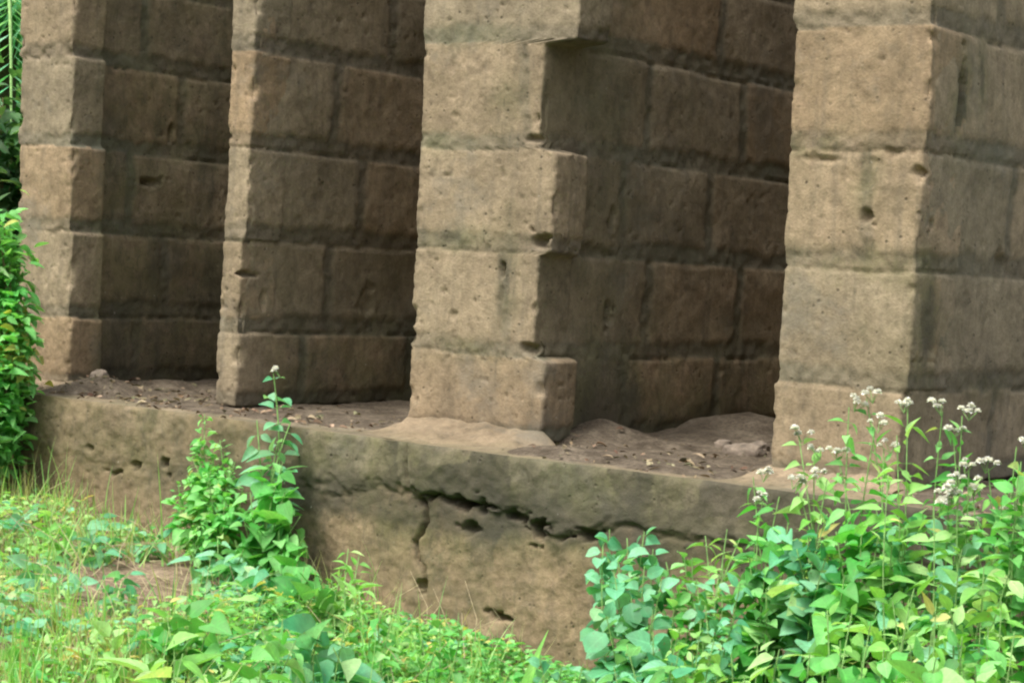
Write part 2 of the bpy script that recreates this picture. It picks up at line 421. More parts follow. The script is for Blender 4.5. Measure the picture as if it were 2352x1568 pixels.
    for c, rad, dep, dr in CARVE:
        e = (((P - np.array(c)) / np.array(rad)) ** 2).sum(1)
        mm = e < 4
        if not mm.any(): continue
        e2 = e[mm] * np.clip(1 + 1.5 * fbm(P[mm], 0.02, 3, 77), 0.25, 3)
        P[mm] += np.array(dr)[None] * (np.clip(1 - e2, 0, 1) ** 0.6 * dep)[:, None]
    mv = np.full(len(P), moss) if np.isscalar(moss) else moss(P)
    buf.add(P, Fq, mortar=np.clip(np.maximum(J * (1 - 0.40 * isfront), sm * 0.5), 0, 1), tint=tint, moss=np.clip(mv + sm * 0.22, 0, 1))

def make_wall(rows, wall_in=0.0, end_depth=0.13, joints=None, seed=0, label=None, moss=0.0, wall_x=None, smear=0.0, vjf=None, chip=1.0, smear_rows=None, yf=0.0):
    buf = Buf()
    rows = list(rows) + [rows[-1]] * (len(CT) - len(rows))
    XL = [a for a, b in rows]; XR = [b for a, b in rows]
    WR = [b - wall_in for b in XR] if wall_x is None else list(wall_x) + [wall_x[-1]] * (len(CT) - len(wall_x))
    masonry(buf, XL, XR, yf, end_depth + yf, 0.002, ZT, 0.0055, None, None, seed, bed=0.040, moss=moss, vjf=vjf, chip=chip, smear=smear if smear_rows else 0, smear_rows=smear_rows)
    masonry(buf, [a + 0.006 for a in XL], WR, 0.02 + yf, 1.5, 0.003, ZT - 0.001, 0.0075, joints, None, seed + 40, wst=0.10, bed=0.046, smear=smear, moss=moss, chip=chip * .5)
    masonry(buf, [a + 0.006 for a in XL], WR, 1.501, DEEP, 0.004, ZT - 0.002, 0.02, joints, None, seed + 60, wst=0.10, moss=moss)
    masonry(buf, XL, WR, yf, DEEP, ZT, 2.2, 0.03, joints, None, seed + 80, moss=moss, line=0)
    o = buf.build('partition_wall', MB, building)
    if label: o['label'] = label
    return o

def yj(px, py, x): return float(on_x(px, py, x)[1])
rowsP1 = [xs(38, 160, 0), xs(40, 162, 1), xs(42, 164, 2), xs(44, 166, 3), xs(46, 170, 4)]
rowsP2 = [xs(497, 545, 0), xs(506, 551, 1), xs(517, 570, 2), xs(526, 581, 3), xs(531, 590, 4)]
rowsP3 = [xs(937, 1248, 0, -.03), xs(947, 1232, 1, -.03), xs(957, 1272, 2, -.03), xs(967, 1245, 3, -.03), xs(975, 1335, 4, -.03), xs(978, 1275, 5, -.03)]
rowsP4 = [xs(1770, 2066, 0, YF4), xs(1792, 2094, 1, YF4), xs(1804, 2114, 2, YF4), xs(1819, 2138, 3, YF4), xs(1827, 2148, 4, YF4)]
print('P', rowsP1, rowsP2, rowsP3, rowsP4)
x1 = rowsP1[2][1] - 0.115; x2 = rowsP2[2][1]; x3 = rowsP3[1][1]; x4 = rowsP4[2][1]
J1 = {4: [yj(345, 90, x1)], 3: [yj(425, 250, x1)], 2: [yj(300, 430, x1)], 1: [yj(372, 620, x1)], 0: [yj(300, 790, x1)]}
J2 = {4: [yj(650, 60, x2), ], 3: [yj(775, 250, x2)], 2: [yj(832, 440, x2)], 1: [yj(762, 650, x2)], 0: [yj(700, 840, x2)]}
J3 = {4: [yj(1400, 50, x3), yj(1680, 60, x3)], 3: [yj(1505, 260, x3), yj(1722, 270, x3)], 2: [yj(1440, 460, x3), yj(1640, 470, x3)],
      1: [yj(1490, 700, x3), yj(1700, 700, x3)], 0: [yj(1430, 880, x3), yj(1640, 890, x3)]}
J4 = {4: [yj(2300, 50, x4)], 3: [yj(2205, 230, x4)], 2: [yj(2325, 470, x4)], 1: [yj(2170, 750, x4)], 0: [yj(2290, 990, x4)]}
side_hole(400, 310, x1, 0.012, 0.03, 0.03); side_hole(345, 420, x1, 0.05, 0.012, 0.03)
side_hole(575, 630, x2, 0.05, 0.008, 0.03); side_hole(612, 690, x2, 0.01, 0.03, 0.02); side_hole(850, 700, x2, 0.03, 0.05, 0.01)
side_hole(1400, 715, x3, 0.015, 0.03, 0.03); side_hole(1415, 500, x3, 0.012, 0.025, 0.02); side_hole(1370, 580, x3, 0.09, 0.02, 0.015)
side_hole(2200, 230, x4, 0.012, 0.09, 0.02); side_hole(2140, 515, x4, 0.01, 0.015, 0.02); side_hole(2300, 620, x4, .02, .04, .015)
def bay_shade(P): return np.clip(0.06 + 0.80 * np.clip(1 - P[:, 2] / 0.45, 0, 1) + 0.25 * fbm(P, 0.3, 2, 12), 0.1, 0.9) * sstep(P[:, 1], 0.05, 0.2)  # painted shade: bay side walls darken towards the floor
def end_bay_shade(P): return np.clip(0.55 + 0.40 * np.clip(1 - P[:, 2] / 0.6, 0, 1) + 0.25 * fbm(P, 0.3, 2, 12), 0.1, 1.0) * sstep(P[:, 1], 0.05, 0.15)  # stronger painted shade for the end bay wall, deepest low down
def patches(base, lst):
    """stains and algae patches: (centre, (rx, ry, rz), strength)"""
    def f(P):
        m = base(P) if callable(base) else np.full(len(P), float(base))
        for c, r_, k_ in lst:
            e = (((P - np.array(c)) / np.array(r_)) ** 2).sum(1) * np.clip(1 + 0.8 * fbm(P, 0.06, 3, 91), 0.2, 3)
            m = m + k_ * np.exp(-e)
        return np.clip(m, 0, 1.3)
    return f
fp = lambda px, py: tuple(on_y(px, py, YF4 if px > 1750 else YF3))
sp4 = lambda px, py: tuple(on_x(px, py, x4))
mossShadeP3 = patches(bay_shade, [(fp(1040, 548), (.10, .1, .03), .9), (fp(1160, 235), (.05, .1, .07), .6), (fp(1080, 800), (.12, .1, .03), .7), (fp(1165, 650), (.03, .1, .12), .8), (fp(1080, 80), (.12, .1, .03), .6), (fp(1000, 330), (.1, .1, .03), .5)])  # painted bay shade plus algae patches on the front
mossP4 = patches(0.10, [(fp(1985, 410), (.03, .1, .06), .7), (fp(1880, 330), (.1, .1, .03), .7), (fp(1950, 590), (.13, .1, .035), .7),
    (sp4(2205, 230), (.1, .04, .10), 1.0), (sp4(2250, 190), (.1, .02, .09), .8), (sp4(2130, 760), (.1, .06, .12), 1.0), (sp4(2280, 880), (.1, .12, .04), .5)])
make_wall(rowsP1, 0.115, 0.125, J1, 11, label='end wall of the building, its narrow front beside the green shrub', moss=end_bay_shade)
make_wall(rowsP2, 0.0, 0.14, J2, 23, label='thinnest upright wall with a narrow front edge', moss=bay_shade)
make_wall(rowsP3, 0.0, 0.135, J3, 37, yf=YF3, wall_x=[xs(1100, q, i, YF3)[1] for i, q in enumerate((1227, 1231, 1237, 1243, 1251, 1262))], smear=1.0, smear_rows=(1, 3), vjf={1: xs(1100, 1158, 1, YF3)[1], 3: xs(1100, 1205, 3, YF3)[1]}, label='middle wall whose wide front has toothed blocks sticking out to the right', moss=mossShadeP3)
make_wall(rowsP4, 0.0, 0.2, J4, 53, yf=YF4, smear=0.25, vjf={2: xs(1804, 1990, 2, YF4)[1]}, label='wide wall standing behind the white flowering weeds', moss=mossP4)
# unseen back wall, added to keep the bays dark
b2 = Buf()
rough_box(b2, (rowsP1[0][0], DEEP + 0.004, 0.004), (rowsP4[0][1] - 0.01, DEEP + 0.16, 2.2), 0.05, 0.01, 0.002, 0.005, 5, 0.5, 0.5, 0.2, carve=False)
b2.build('unseen_back_wall', MB, building)

# ------------------------------------------------------------------ foundation
ep = [on_z(px, py, 0.0) for px, py in ((110, 914), (439, 951), (690, 977), (935, 1007), (1270, 1060), (1700, 1119))]
ex = np.array([p[0] for p in ep]); ey = np.array([p[1] for p in ep])
k1, k0 = np.polyfit(ex, ey, 1)
print('plinth edge', list(zip(ex, ey)), k1, k0)
PX0 = rowsP1[0][0] - 0.015; PX1 = rowsP4[0][1] + 2.5
def ye(x): return k1 * np.clip(x, -8, 1) + k0
def on_face(px, py):
    y = ye(-3.0)
    for _ in range(8):
        p = on_y(px, py, y); y = ye(p[0])
    return on_y(px, py, y)
def ground_z(x, y):
    x = np.asarray(x, float); y = np.asarray(y, float)
    g = -0.245 - 0.095 * np.clip(x + 4.9, -2, 2.6)
    g = g + 0.03 * np.clip(y - ye(-2), -60, 0) * np.where(y < -6, 0.25, 1.0) * 1.0
    g = np.where(y < -6, -0.245 - 0.095 * np.clip(x + 4.9, -2, 2.6) - 0.3, g)
    p = np.stack([x, y, np.zeros_like(x)], -1).reshape(-1, 3)
    n = fbm(p, 0.5, 3, 5).reshape(x.shape)
    return g + n * 0.035
def polydist(X, Z, pts, jag, seed):
    Pj = np.stack([X.ravel(), Z.ravel(), np.zeros(X.size)], -1)
    X = X + fbm(Pj, 0.05, 3, seed).reshape(X.shape) * jag; Z = Z + fbm(Pj, 0.05, 3, seed + 5).reshape(Z.shape) * jag
    d = np.full(X.shape, 9.0)
    for (ax, az), (bx, bz) in zip(pts[:-1], pts[1:]):
        vx, vz = bx - ax, bz - az; t = np.clip(((X - ax) * vx + (Z - az) * vz) / (vx * vx + vz * vz + 1e-12), 0, 1)
        d = np.minimum(d, np.hypot(X - ax - t * vx, Z - az - t * vz))
    return d
def fpts(l): return [(lambda p: (p[0], p[2]))(on_face(*q)) for q in l]
CR1 = fpts([(690, 1110), (800, 1125), (935, 1132), (985, 1142), (1010, 1135), (1050, 1152), (1110, 1160), (1180, 1180), (1240, 1212), (1300, 1225), (1350, 1228), (1372, 1212), (1400, 1205)])
CR2 = fpts([(962, 1150), (968, 1200), (950, 1240), (962, 1290), (975, 1330), (962, 1370)])
CR3 = fpts([(205, 1085), (225, 1095), (310, 1070), (345, 1078), (383, 1058), (388, 1100)])
CR4 = fpts([(940, 1010), (938, 1060), (942, 1125)])
CR5 = fpts([(1400, 1205), (1700, 1260), (2350, 1330)])
RID = fpts([(1272, 1066), (1276, 1120), (1282, 1190)])
HOL = [(fpts([(q[0], q[1])])[0], q[2], q[3], q[4]) for q in
       [(1155, 1418, 0.034, 0.009, 0.035), (1075, 1215, 0.02, 0.012, 0.03), (1240, 1215, 0.022, 0.022, 0.05), (1060, 1158, 0.03, 0.014, 0.04), (212, 1030, 0.012, 0.009, 0.02),
        (315, 1068, 0.014, 0.010, 0.025), (375, 1062, 0.010, 0.014, 0.025), (1185, 1185, 0.03, 0.012, 0.03), (1110, 1165, 0.015, 0.02, 0.03), (965, 1345, 0.02, 0.014, 0.03), (1350, 1225, 0.03, 0.014, 0.03)]]
nx, nz = int((PX1 - PX0) / 0.0065), 150
ZB = -0.95
gx = np.linspace(PX0, PX1, nx); gz = np.concatenate([np.linspace(ZB, -0.62, 12)[:-1], np.linspace(-0.62, 0, nz)])
X, Z = np.meshgrid(gx, gz, indexing='ij')
P3 = np.stack([X.ravel(), np.zeros(X.size), Z.ravel()], -1)
D = (fbm(P3, 0.06, 4, 3) * 0.006 + fbm(P3, 0.02, 3, 4) * 0.003 + fbm(P3, 0.3, 2, 8) * 0.009).reshape(X.shape)
gate1 = sstep(fbm(P3, 0.11, 2, 44).reshape(X.shape), -0.22, 0.02) * sstep(X, CR1[2][0] - 0.02, CR1[2][0] + 0.03); d1 = polydist(X, Z, CR1 , 0.038, 21); wcr = 0.0045 + 0.014 * np.clip(fbm(P3, 0.06, 3, 41), -0.25, 1).reshape(X.shape) 
below = np.zeros_like(X)
cz = np.interp(X, [p[0] for p in CR1], [p[1] for p in CR1], left=-0.155, right=CR1[-1][1])
blend = np.clip((Z - (cz + fbm(P3, 0.05, 3, 21).reshape(X.shape) * 0.03)) / 0.008, 0, 1)
inbeam = blend * np.where(X > CR1[0][0], 1, 0.4)
D += inbeam * 0.006
D -= np.exp(-(d1 / np.maximum(wcr, 0.0018)) ** 2) * 0.04 * (0.12 + 0.88 * gate1)
d2 = polydist(X, Z, CR2, 0.022, 31); D -= np.exp(-(d2 / 0.0065) ** 2) * 0.035
d3 = polydist(X, Z, CR3, 0.02, 51); D -= np.exp(-(d3 / 0.005) ** 2) * 0.018 * (fbm(P3, 0.05, 2, 61).reshape(X.shape) > 0)
d4 = polydist(X, Z, CR4, 0.006, 71); D -= np.exp(-(d4 / 0.006) ** 2) * 0.014
d5 = polydist(X, Z, CR5, 0.02, 91); D -= np.exp(-(d5 / 0.005) ** 2) * 0.006
d6 = polydist(X, Z, RID, 0.004, 81); D += np.exp(-(d6 / 0.008) ** 2) * 0.007
# formwork step: the cast band stands proud between the two vertical lines
xa, xb = CR4[0][0], RID[0][0]
D += 0.010 * inbeam * np.clip((X - xa) / 0.01, 0, 1) * np.clip((xb + 0.02 - X) / 0.02, 0, 1) * np.clip(fbm(P3, 0.09, 3, 55).reshape(X.shape) + 0.6, 0, 1)
for (hx, hz), rx, rz, dp in HOL:
    e = ((X - hx) / rx) ** 2 + ((Z - hz) / rz) ** 2
    e = e * np.clip(1 + 1.7 * fbm(P3, 0.022, 3, 66).reshape(X.shape), 0.25, 3); D -= np.clip(1 - e, 0, 1) ** 0.5 * dp
# rounded, worn top edge
te = np.clip((-Z) / 0.02, 0, 1)
D -= (1 - te) ** 3 * (0.004 + 0.008 * np.clip(fbm(P3, 0.07, 3, 99), -1, 1).reshape(X.shape))
Y = ye(X) - D
Zt = Z.copy()
# end wrap at the left corner and a top sheet
V = np.stack([X.ravel(), Y.ravel(), Zt.ravel()], -1)
idx = np.arange(X.size).reshape(X.shape)
Q = np.stack([idx[:-1, :-1], idx[1:, :-1], idx[1:, 1:], idx[:-1, 1:]], -1).reshape(-1, 4)
fb = Buf()
mossf = np.clip(0.15 + 0.62 * np.clip((V[:, 2] + 0.20) / 0.08, 0, 1) * np.clip((V[:, 0] - (xa - 0.15)) / 0.15, 0.25, 1) + 0.5 * np.exp(-((V[:, 2] + 0.16) / 0.06) ** 2) + 0.35 * (fbm(V, 0.25, 2, 3) > 0.1), 0, 1)
mk = np.clip(inbeam.ravel() * 0.60 + 0.05 + 0.45 * np.clip(fbm(V, 0.35, 3, 88), 0, 1), 0, 1)
fb.add(V, Q, mortar=mk, tint=np.where(inbeam.ravel() > 0.5, 0.25, 0.9), moss=mossf)
# top of foundation
ty = np.concatenate([[0.0, 0.012], np.linspace(0.03, 0.7, 70), np.linspace(0.75, DEEP + 0.45, 12)])
TX, TY = np.meshgrid(gx, ty, indexing='ij')
TP = np.stack([TX.ravel(), TY.ravel(), np.zeros(TX.size)], -1)
TZ = (fbm(TP, 0.07, 4, 13) * 0.004 + fbm(TP, 0.3, 2, 19) * 0.004).reshape(TX.shape) - 0.004
fr = np.clip(1 - TY / 0.05, 0, 1)
TYY = Y[:, -1][:, None] + TY
TZ = TZ * (1 - fr) 
V2 = np.stack([TX.ravel(), TYY.ravel(), TZ.ravel()], -1)
idx = np.arange(TX.size).reshape(TX.shape)
Q2 = np.stack([idx[:-1, :-1], idx[1:, :-1], idx[1:, 1:], idx[:-1, 1:]], -1).reshape(-1, 4)
fb.add(V2, Q2, mortar=0.35, tint=0.6, moss=np.clip(0.5 - TY.ravel(), 0.1, 0.5))
# left end
ly = np.linspace(0, DEEP + 0.45, 200); 
LY, LZ = np.meshgrid(ly, gz[::3], indexing='ij')
base_y = np.interp(LZ.ravel(), gz, Y[0, :]).reshape(LY.shape)
lf = np.stack([PX0 - 0.0 * LY.ravel() - np.clip(LY.ravel() / 0.02, 0, 1) * (0.004 + 0.004 * fbm(np.stack([LY.ravel(), LZ.ravel(), 0 * LY.ravel()], -1), 0.08, 3, 2)), (LY + base_y).ravel(), LZ.ravel()], -1)
idx = np.arange(LY.size).reshape(LY.shape)
Q3 = np.stack([idx[:-1, :-1], idx[:-1, 1:], idx[1:, 1:], idx[1:, :-1]], -1).reshape(-1, 4)
fb.add(lf, Q3, mortar=0.3, tint=0.5, moss=0.6)
fb.build('foundation', MB, building)

def skirt(xa_, xb_, h, seed, yf=0.0):
    u = np.linspace(0, 1, 60); v = np.linspace(0, 1, 26)
    U_, V_ = np.meshgrid(u, v, indexing='ij')
    Xs = xa_ - 0.05 + (xb_ - xa_ + 0.10) * U_
    Ys = 0.01 + yf + (ye(Xs) * 0.78 - 0.01 - yf) * V_ * (0.75 + 0.25 * np.sin(np.pi * U_))
    Pn = np.stack([Xs.ravel(), Ys.ravel(), 0 * Xs.ravel()], -1)
    n_ = fbm(Pn, 0.05, 4, seed).reshape(Xs.shape)
    prof = (1 - V_) ** 1.8 * np.clip(np.sin(np.pi * U_) * 3, 0, 1) * (h + n_ * 0.014)
    Zs = prof - 0.006 + 0.010 * np.clip(n_ + 0.5, 0, 1) * np.sin(np.pi * np.clip(V_, 0, 1)) * np.clip(np.sin(np.pi * U_) * 2, 0, 1)
    idx = np.arange(Xs.size).reshape(Xs.shape)
    Qs = np.stack([idx[:-1, :-1], idx[:-1, 1:], idx[1:, 1:], idx[1:, :-1]], -1).reshape(-1, 4)
    b_ = Buf(); b_.add(np.stack([Xs.ravel(), Ys.ravel(), Zs.ravel()], -1), Qs, mortar=0.25, tint=0.7, moss=np.clip(V_.ravel() - 0.5, 0, .5))
    b_.build('mortar_skirt', MB, building)
skirt(rowsP1[0][0], rowsP1[0][1], 0.03, 5); skirt(rowsP3[0][0], rowsP3[0][1], 0.045, 6, YF3); skirt(rowsP4[0][0], rowsP4[0][1], 0.03, 7, YF4)

# ------------------------------------------------------------------ soil and litter in the bays
def bay_soil():
    xg = np.linspace(PX0 + 0.03, PX1 - 0.05, 500); yg = np.concatenate([np.linspace(0, 1.0, 120), np.linspace(1.05, 2.45, 20)])
    A, B = np.meshgrid(xg, yg, indexing='ij')
    edge = ye(A) + 0.03; yw = edge + B
    P = np.stack([A.ravel(), yw.ravel(), 0 * A.ravel()], -1)
    n = fbm(P, 0.12, 4, 71).reshape(A.shape); n2 = fbm(P, 0.4, 2, 75).reshape(A.shape)
    inside = np.clip((yw - 0.02) / 0.25, 0, 1)
    h = 0.001 + inside * (0.004 + 0.012 * n) + 0.006 * n2 + 0.004 * n
    # mounds
    for px, py, r, hh in ((230, 900, 0.10, 0.04), (330, 890, 0.12, 0.012), (1340, 1010, 0.16, 0.05), (1720, 1010, 0.2, 0.06), (1290, 1045, 0.12, 0.02)):
        c = on_z(px, py, 0.0); h = h + hh * np.exp(-((A - c[0]) ** 2 + (yw - c[1]) ** 2) / r ** 2)
    h = h - 0.016 * np.clip(1 - B / 0.12, 0, 1)
    for a_, b_ in (rowsP1[0], rowsP3[0], rowsP4[0]): h = h - 0.02 * sstep(A, a_ - 0.05, a_) * (1 - sstep(A, b_, b_ + 0.05)) * (1 - sstep(yw, 0.0, 0.08))
    bb = Buf()
    V = np.stack([A.ravel(), yw.ravel(), h.ravel()], -1)
    idx = np.arange(A.size).reshape(A.shape)
    Q = np.stack([idx[:-1, :-1], idx[1:, :-1], idx[1:, 1:], idx[:-1, 1:]], -1).reshape(-1, 4)
    bb.add(V, Q)
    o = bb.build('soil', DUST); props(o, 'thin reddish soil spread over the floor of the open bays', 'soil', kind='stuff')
    return A, yw, h
SA, SY, SH = bay_soil()

# ------------------------------------------------------------------ leaf instancing
def leaf_tpl(shape='ovate', fold=0.18, curl=0.25, n=5):
    t = np.linspace(0, 1, n + 1)
    if shape == 'ovate': wd = np.sin(np.pi * t ** 0.75) ** 0.85
    elif shape == 'round': wd = np.sqrt(np.clip(1 - (2 * t - 1) ** 2, 0, 1)) ** 0.9
    elif shape == 'lance': wd = np.sin(np.pi * t ** 0.6) ** 1.1
    elif shape == 'heart': wd = np.sin(np.pi * (0.12 + 0.88 * t) ** 0.62) ** 0.8
    else: wd = (1 - t) ** 0.8                                      # blade
    wd[-1] = 0.02; wd = np.clip(wd, 0.02, 1)
    V = []; uv = []
    for ti, wi in zip(t, wd):
        z = -curl * ti ** 2
        for s in (-1, 0, 1):
            V.append((s * wi * 0.5, ti, z + (fold * wi * 0.5 if s else 0))); uv.append((0.5 + 0.5 * s, ti))
    V = np.array(V); uv = np.array(uv); Q = []
    for i in range(n):
        for s in (0, 1): a = i * 3 + s; Q.append((a, a + 1, a + 4, a + 3))
    return V, np.array(Q), uv
TPL = {k: leaf_tpl(k) for k in ('ovate', 'round', 'lance', 'heart')}
TPL['blade'] = leaf_tpl('blade', 0.25, 0.55, 6)
TPL['small'] = leaf_tpl('ovate', 0.2, 0.2, 3)
def put_leaves(buf, tpl, pos, dirs, ups, length, width, tint, r=rng):
    V, Q, uv = TPL[tpl]; n = len(pos)
    if n == 0: return
    pos = np.asarray(pos, float); d = np.asarray(dirs, float); u = np.asarray(ups, float)
    d = d / (np.linalg.norm(d, axis=1, keepdims=True) + 1e-9)
    s = np.cross(d, u); s /= (np.linalg.norm(s, axis=1, keepdims=True) + 1e-9); u = np.cross(s, d)
    length = np.broadcast_to(length, (n,)); width = np.broadcast_to(width, (n,))
    cv = r.uniform(0.3, 1.8, n); fo = r.uniform(0.2, 1.8, n); asym = r.uniform(-0.25, 0.25, n)
    x = V[:, 0][None] * width[:, None] + asym[:, None] * width[:, None] * (V[:, 1] ** 2)[None] * 0.6
    y = V[:, 1][None] * length[:, None]
    curlz = -(V[:, 1] ** 2)[None] * 0.25 * cv[:, None] * length[:, None]
    foldz = np.abs(V[:, 0])[None] * 0.5 * fo[:, None] * width[:, None]
    if tpl == 'blade': curlz = curlz * 2.2
    z = curlz + foldz
    P = pos[:, None] + s[:, None] * x[..., None] + d[:, None] * y[..., None] + u[:, None] * z[..., None]
    k = len(V)
    QQ = (Q[None] + (np.arange(n) * k)[:, None, None]).reshape(-1, 4)
    buf.add(P.reshape(-1, 3), QQ, uv=np.tile(uv, (n, 1)), tint=np.repeat(np.broadcast_to(tint, (n,)), k))
def tube(buf, pts, r0, r1, n=5):
    pts = np.asarray(pts, float); m = len(pts); V = []
    for i, p in enumerate(pts):
        t = pts[min(i + 1, m - 1)] - pts[max(i - 1, 0)]; t = t / (np.linalg.norm(t) + 1e-9)
        a = np.cross(t, (0.3, 0.9, 0.1)); a /= np.linalg.norm(a) + 1e-9; b = np.cross(t, a)
        r = r0 + (r1 - r0) * i / (m - 1)
        for k in range(n):
            th = 2 * math.pi * k / n; V.append(p + (a * math.cos(th) + b * math.sin(th)) * r)
    Q = [(i * n + k, i * n + (k + 1) % n, (i + 1) * n + (k + 1) % n, (i + 1) * n + k) for i in range(m - 1) for k in range(n)]
    buf.add(np.array(V), np.array(Q), tint=0.5)
def stem_curve(base, top, bow, m=9):
    base = np.array(base); top = np.array(top); s = np.linspace(0, 1, m)[:, None]
    return base + (top - base) * s + np.array(bow) * np.sin(np.pi * s) 

# litter on the floor of the bays
def litter():
    bb = Buf(); n = 2600
    x = rng.uniform(PX0 + 0.05, PX1 - 0.3, n); b = np.abs(rng.normal(0.16, 0.22, n)); b = np.clip(b, 0.01, 1.5)
    # more in the left bay
    bias = rng.uniform(0, 1, n) < np.where(x < rowsP2[0][0], 1.0, np.where(x < rowsP3[0][0], 0.45, 0.5))
    x, b = x[bias], b[bias]; n = len(x); y = ye(x) + 0.03 + b
    gi = np.clip(((x - SA[0, 0]) / (SA[-1, 0] - SA[0, 0]) * (SA.shape[0] - 1)).astype(int), 0, SA.shape[0] - 1)
    z = np.array([np.interp(yy, SY[i], SH[i]) for i, yy in zip(gi, y)]) + 0.004
    a = rng.uniform(0, 6.28, n); d = np.stack([np.cos(a), np.sin(a), rng.normal(0, 0.35, n)], -1)
    u = np.stack([rng.normal(0, 0.4, n), rng.normal(0, 0.4, n), np.ones(n)], -1)
    L = rng.uniform(0.008, 0.032, n)
    put_leaves(bb, 'ovate', np.stack([x, y, z], -1), d, u, L, L * rng.uniform(0.15, 0.6, n), rng.uniform(0, 1, n) ** 1.3)
    o = bb.build('leaf_litter', G_DEAD); props(o, 'dry brown leaves and chips scattered on the floor of the bays', 'leaf litter', kind='stuff')
litter()
def rock(name, px, py, z, r, label, seed, sq=(1, 1, .6), group=None, y=None):
    c = on_z(px, py, z)
    i_ = int(np.argmin(np.abs(SA[:, 0] - c[0]))); c[2] = float(np.interp(c[1], SY[i_], SH[i_])) - 0.35 * r * sq[2]
    V, Q = box_surf((-1, -1, -1), (1, 1, 1), 0.13)
    V = V / np.linalg.norm(V, axis=1, keepdims=True) * (0.7 + 0.3 * np.abs(V).max(1, keepdims=True))
    V = V * (1 + 0.38 * fbm(V, 0.8, 3, seed)[:, None]); V = np.sign(V) * np.abs(V) ** 0.85
    a = seed; ca, sa = math.cos(a), math.sin(a)
    V = V * np.array(sq) * r
    V = np.stack([V[:, 0] * ca - V[:, 1] * sa, V[:, 0] * sa + V[:, 1] * ca, V[:, 2] + r * sq[2] * 0.55], -1) + c
    b = Buf(); b.add(V, Q); o = b.build(name, STONE); props(o, label, 'stone', group)
rock('stone', 1715, 1000, 0.05, 0.045, 'largest broken stone beside the wide wall at the back of the right bay', 3, (1.2, 0.8, 0.55))
rock('stone', 1660, 1018, 0.02, 0.022, 'small dark stone left of the larger stone in the right bay', 5)
rock('stone', 1745, 1012, 0.03, 0.025, 'stone wedged between the larger stone and the wide wall', 8)
rock('stone', 228, 888, 0.01, 0.028, 'pale chip of rubble at the foot of the end wall', 11, (0.8, 1, 1))
rock('stone', 1295, 1050, 0.01, 0.012, 'tiny stone at the right foot of the middle wall', 14)
rock('stone', 118, 905, 0.0, 0.022, 'flat grey chip on the foundation edge in front of the end wall', 17, (1.6, 1, .4))

# ------------------------------------------------------------------ ground
def ground():
    xs_ = np.concatenate([-np.geomspace(150, 8.2, 24), np.linspace(-8, 2, 280), np.geomspace(2.2, 150, 24)])
    ys_ = np.concatenate([-np.geomspace(150, 4.6, 24), np.linspace(-4.5, 1.0, 160), np.geomspace(1.2, 150, 24)])
    A, B = np.meshgrid(xs_, ys_, indexing='ij')
    Zg = ground_z(A, B)
    P = np.stack([A.ravel(), B.ravel(), 0 * A.ravel()], -1)
    near = np.clip(1 - (np.abs(A + 3) + np.abs(B + 1)) / 9, 0, 1)
    Zg = Zg + near * (fbm(P, 0.09, 3, 9).reshape(A.shape) * 0.012)
    b = Buf(); idx = np.arange(A.size).reshape(A.shape)
    Q = np.stack([idx[:-1, :-1], idx[1:, :-1], idx[1:, 1:], idx[:-1, 1:]], -1).reshape(-1, 4)
    b.add(np.stack([A.ravel(), B.ravel(), Zg.ravel()], -1), Q)
    o = b.build('ground', SOIL); props(o, kind='structure')
ground()

def gpt(px, d):
    """ground point seen in column px, a distance d in front of the foundation face"""
    py = 1300.0; x = -2.0
    for _ in range(25):
        p = on_y(px, py, ye(x) - d); x = p[0]; g = float(ground_z(np.array([p[0]]), np.array([p[1]]))[0]); py += (p[2] - g) * 700
    return np.array([p[0], p[1], g])
def at(px, py, d):
    x = -2.0
    for _ in range(10): p = on_y(px, py, ye(x) - d); x = p[0]
    return p

# ------------------------------------------------------------------ weeds
def flower(parent, pos, r=0.008, n=5, rs=random, spread=0.02):
    sk = Buf()
    """one cluster of small fluffy white heads"""
    b = Buf(); 
    for _ in range(n):
        c = np.array(pos) + np.array([rs.gauss(0, spread), rs.gauss(0, spread), rs.gauss(0, spread * 0.45)])
        tube(sk, [np.array(pos) - np.array([0, 0, 0.02]), c], 0.0009, 0.0007, 4)
        m = 46; a = np.array([rs.uniform(0, 6.28) for _ in range(m)]); e = np.array([rs.uniform(0.1, 1.3) for _ in range(m)])
        dd = np.stack([np.cos(a) * np.cos(e), np.sin(a) * np.cos(e), np.sin(e)], -1)
        rr = r * rs.uniform(0.7, 1.25)
        V, Q, uv = TPL['small']
        tmp = Buf(); put_leaves(tmp, 'small', np.repeat(c[None], m, 0), dd, np.tile((0.1, 0.2, 1.0), (m, 1)), rr, rr * 0.9, 1.0)
        b.add(tmp.v[0], tmp.f[0], tint=1.0)
    h_ = b.build('flower_head', PETAL, parent)
    s_ = sk.build('stalk', STEM, None); s_.data.transform(Matrix.Translation(-Vector(parent.location))); s_.parent = h_
    return h_
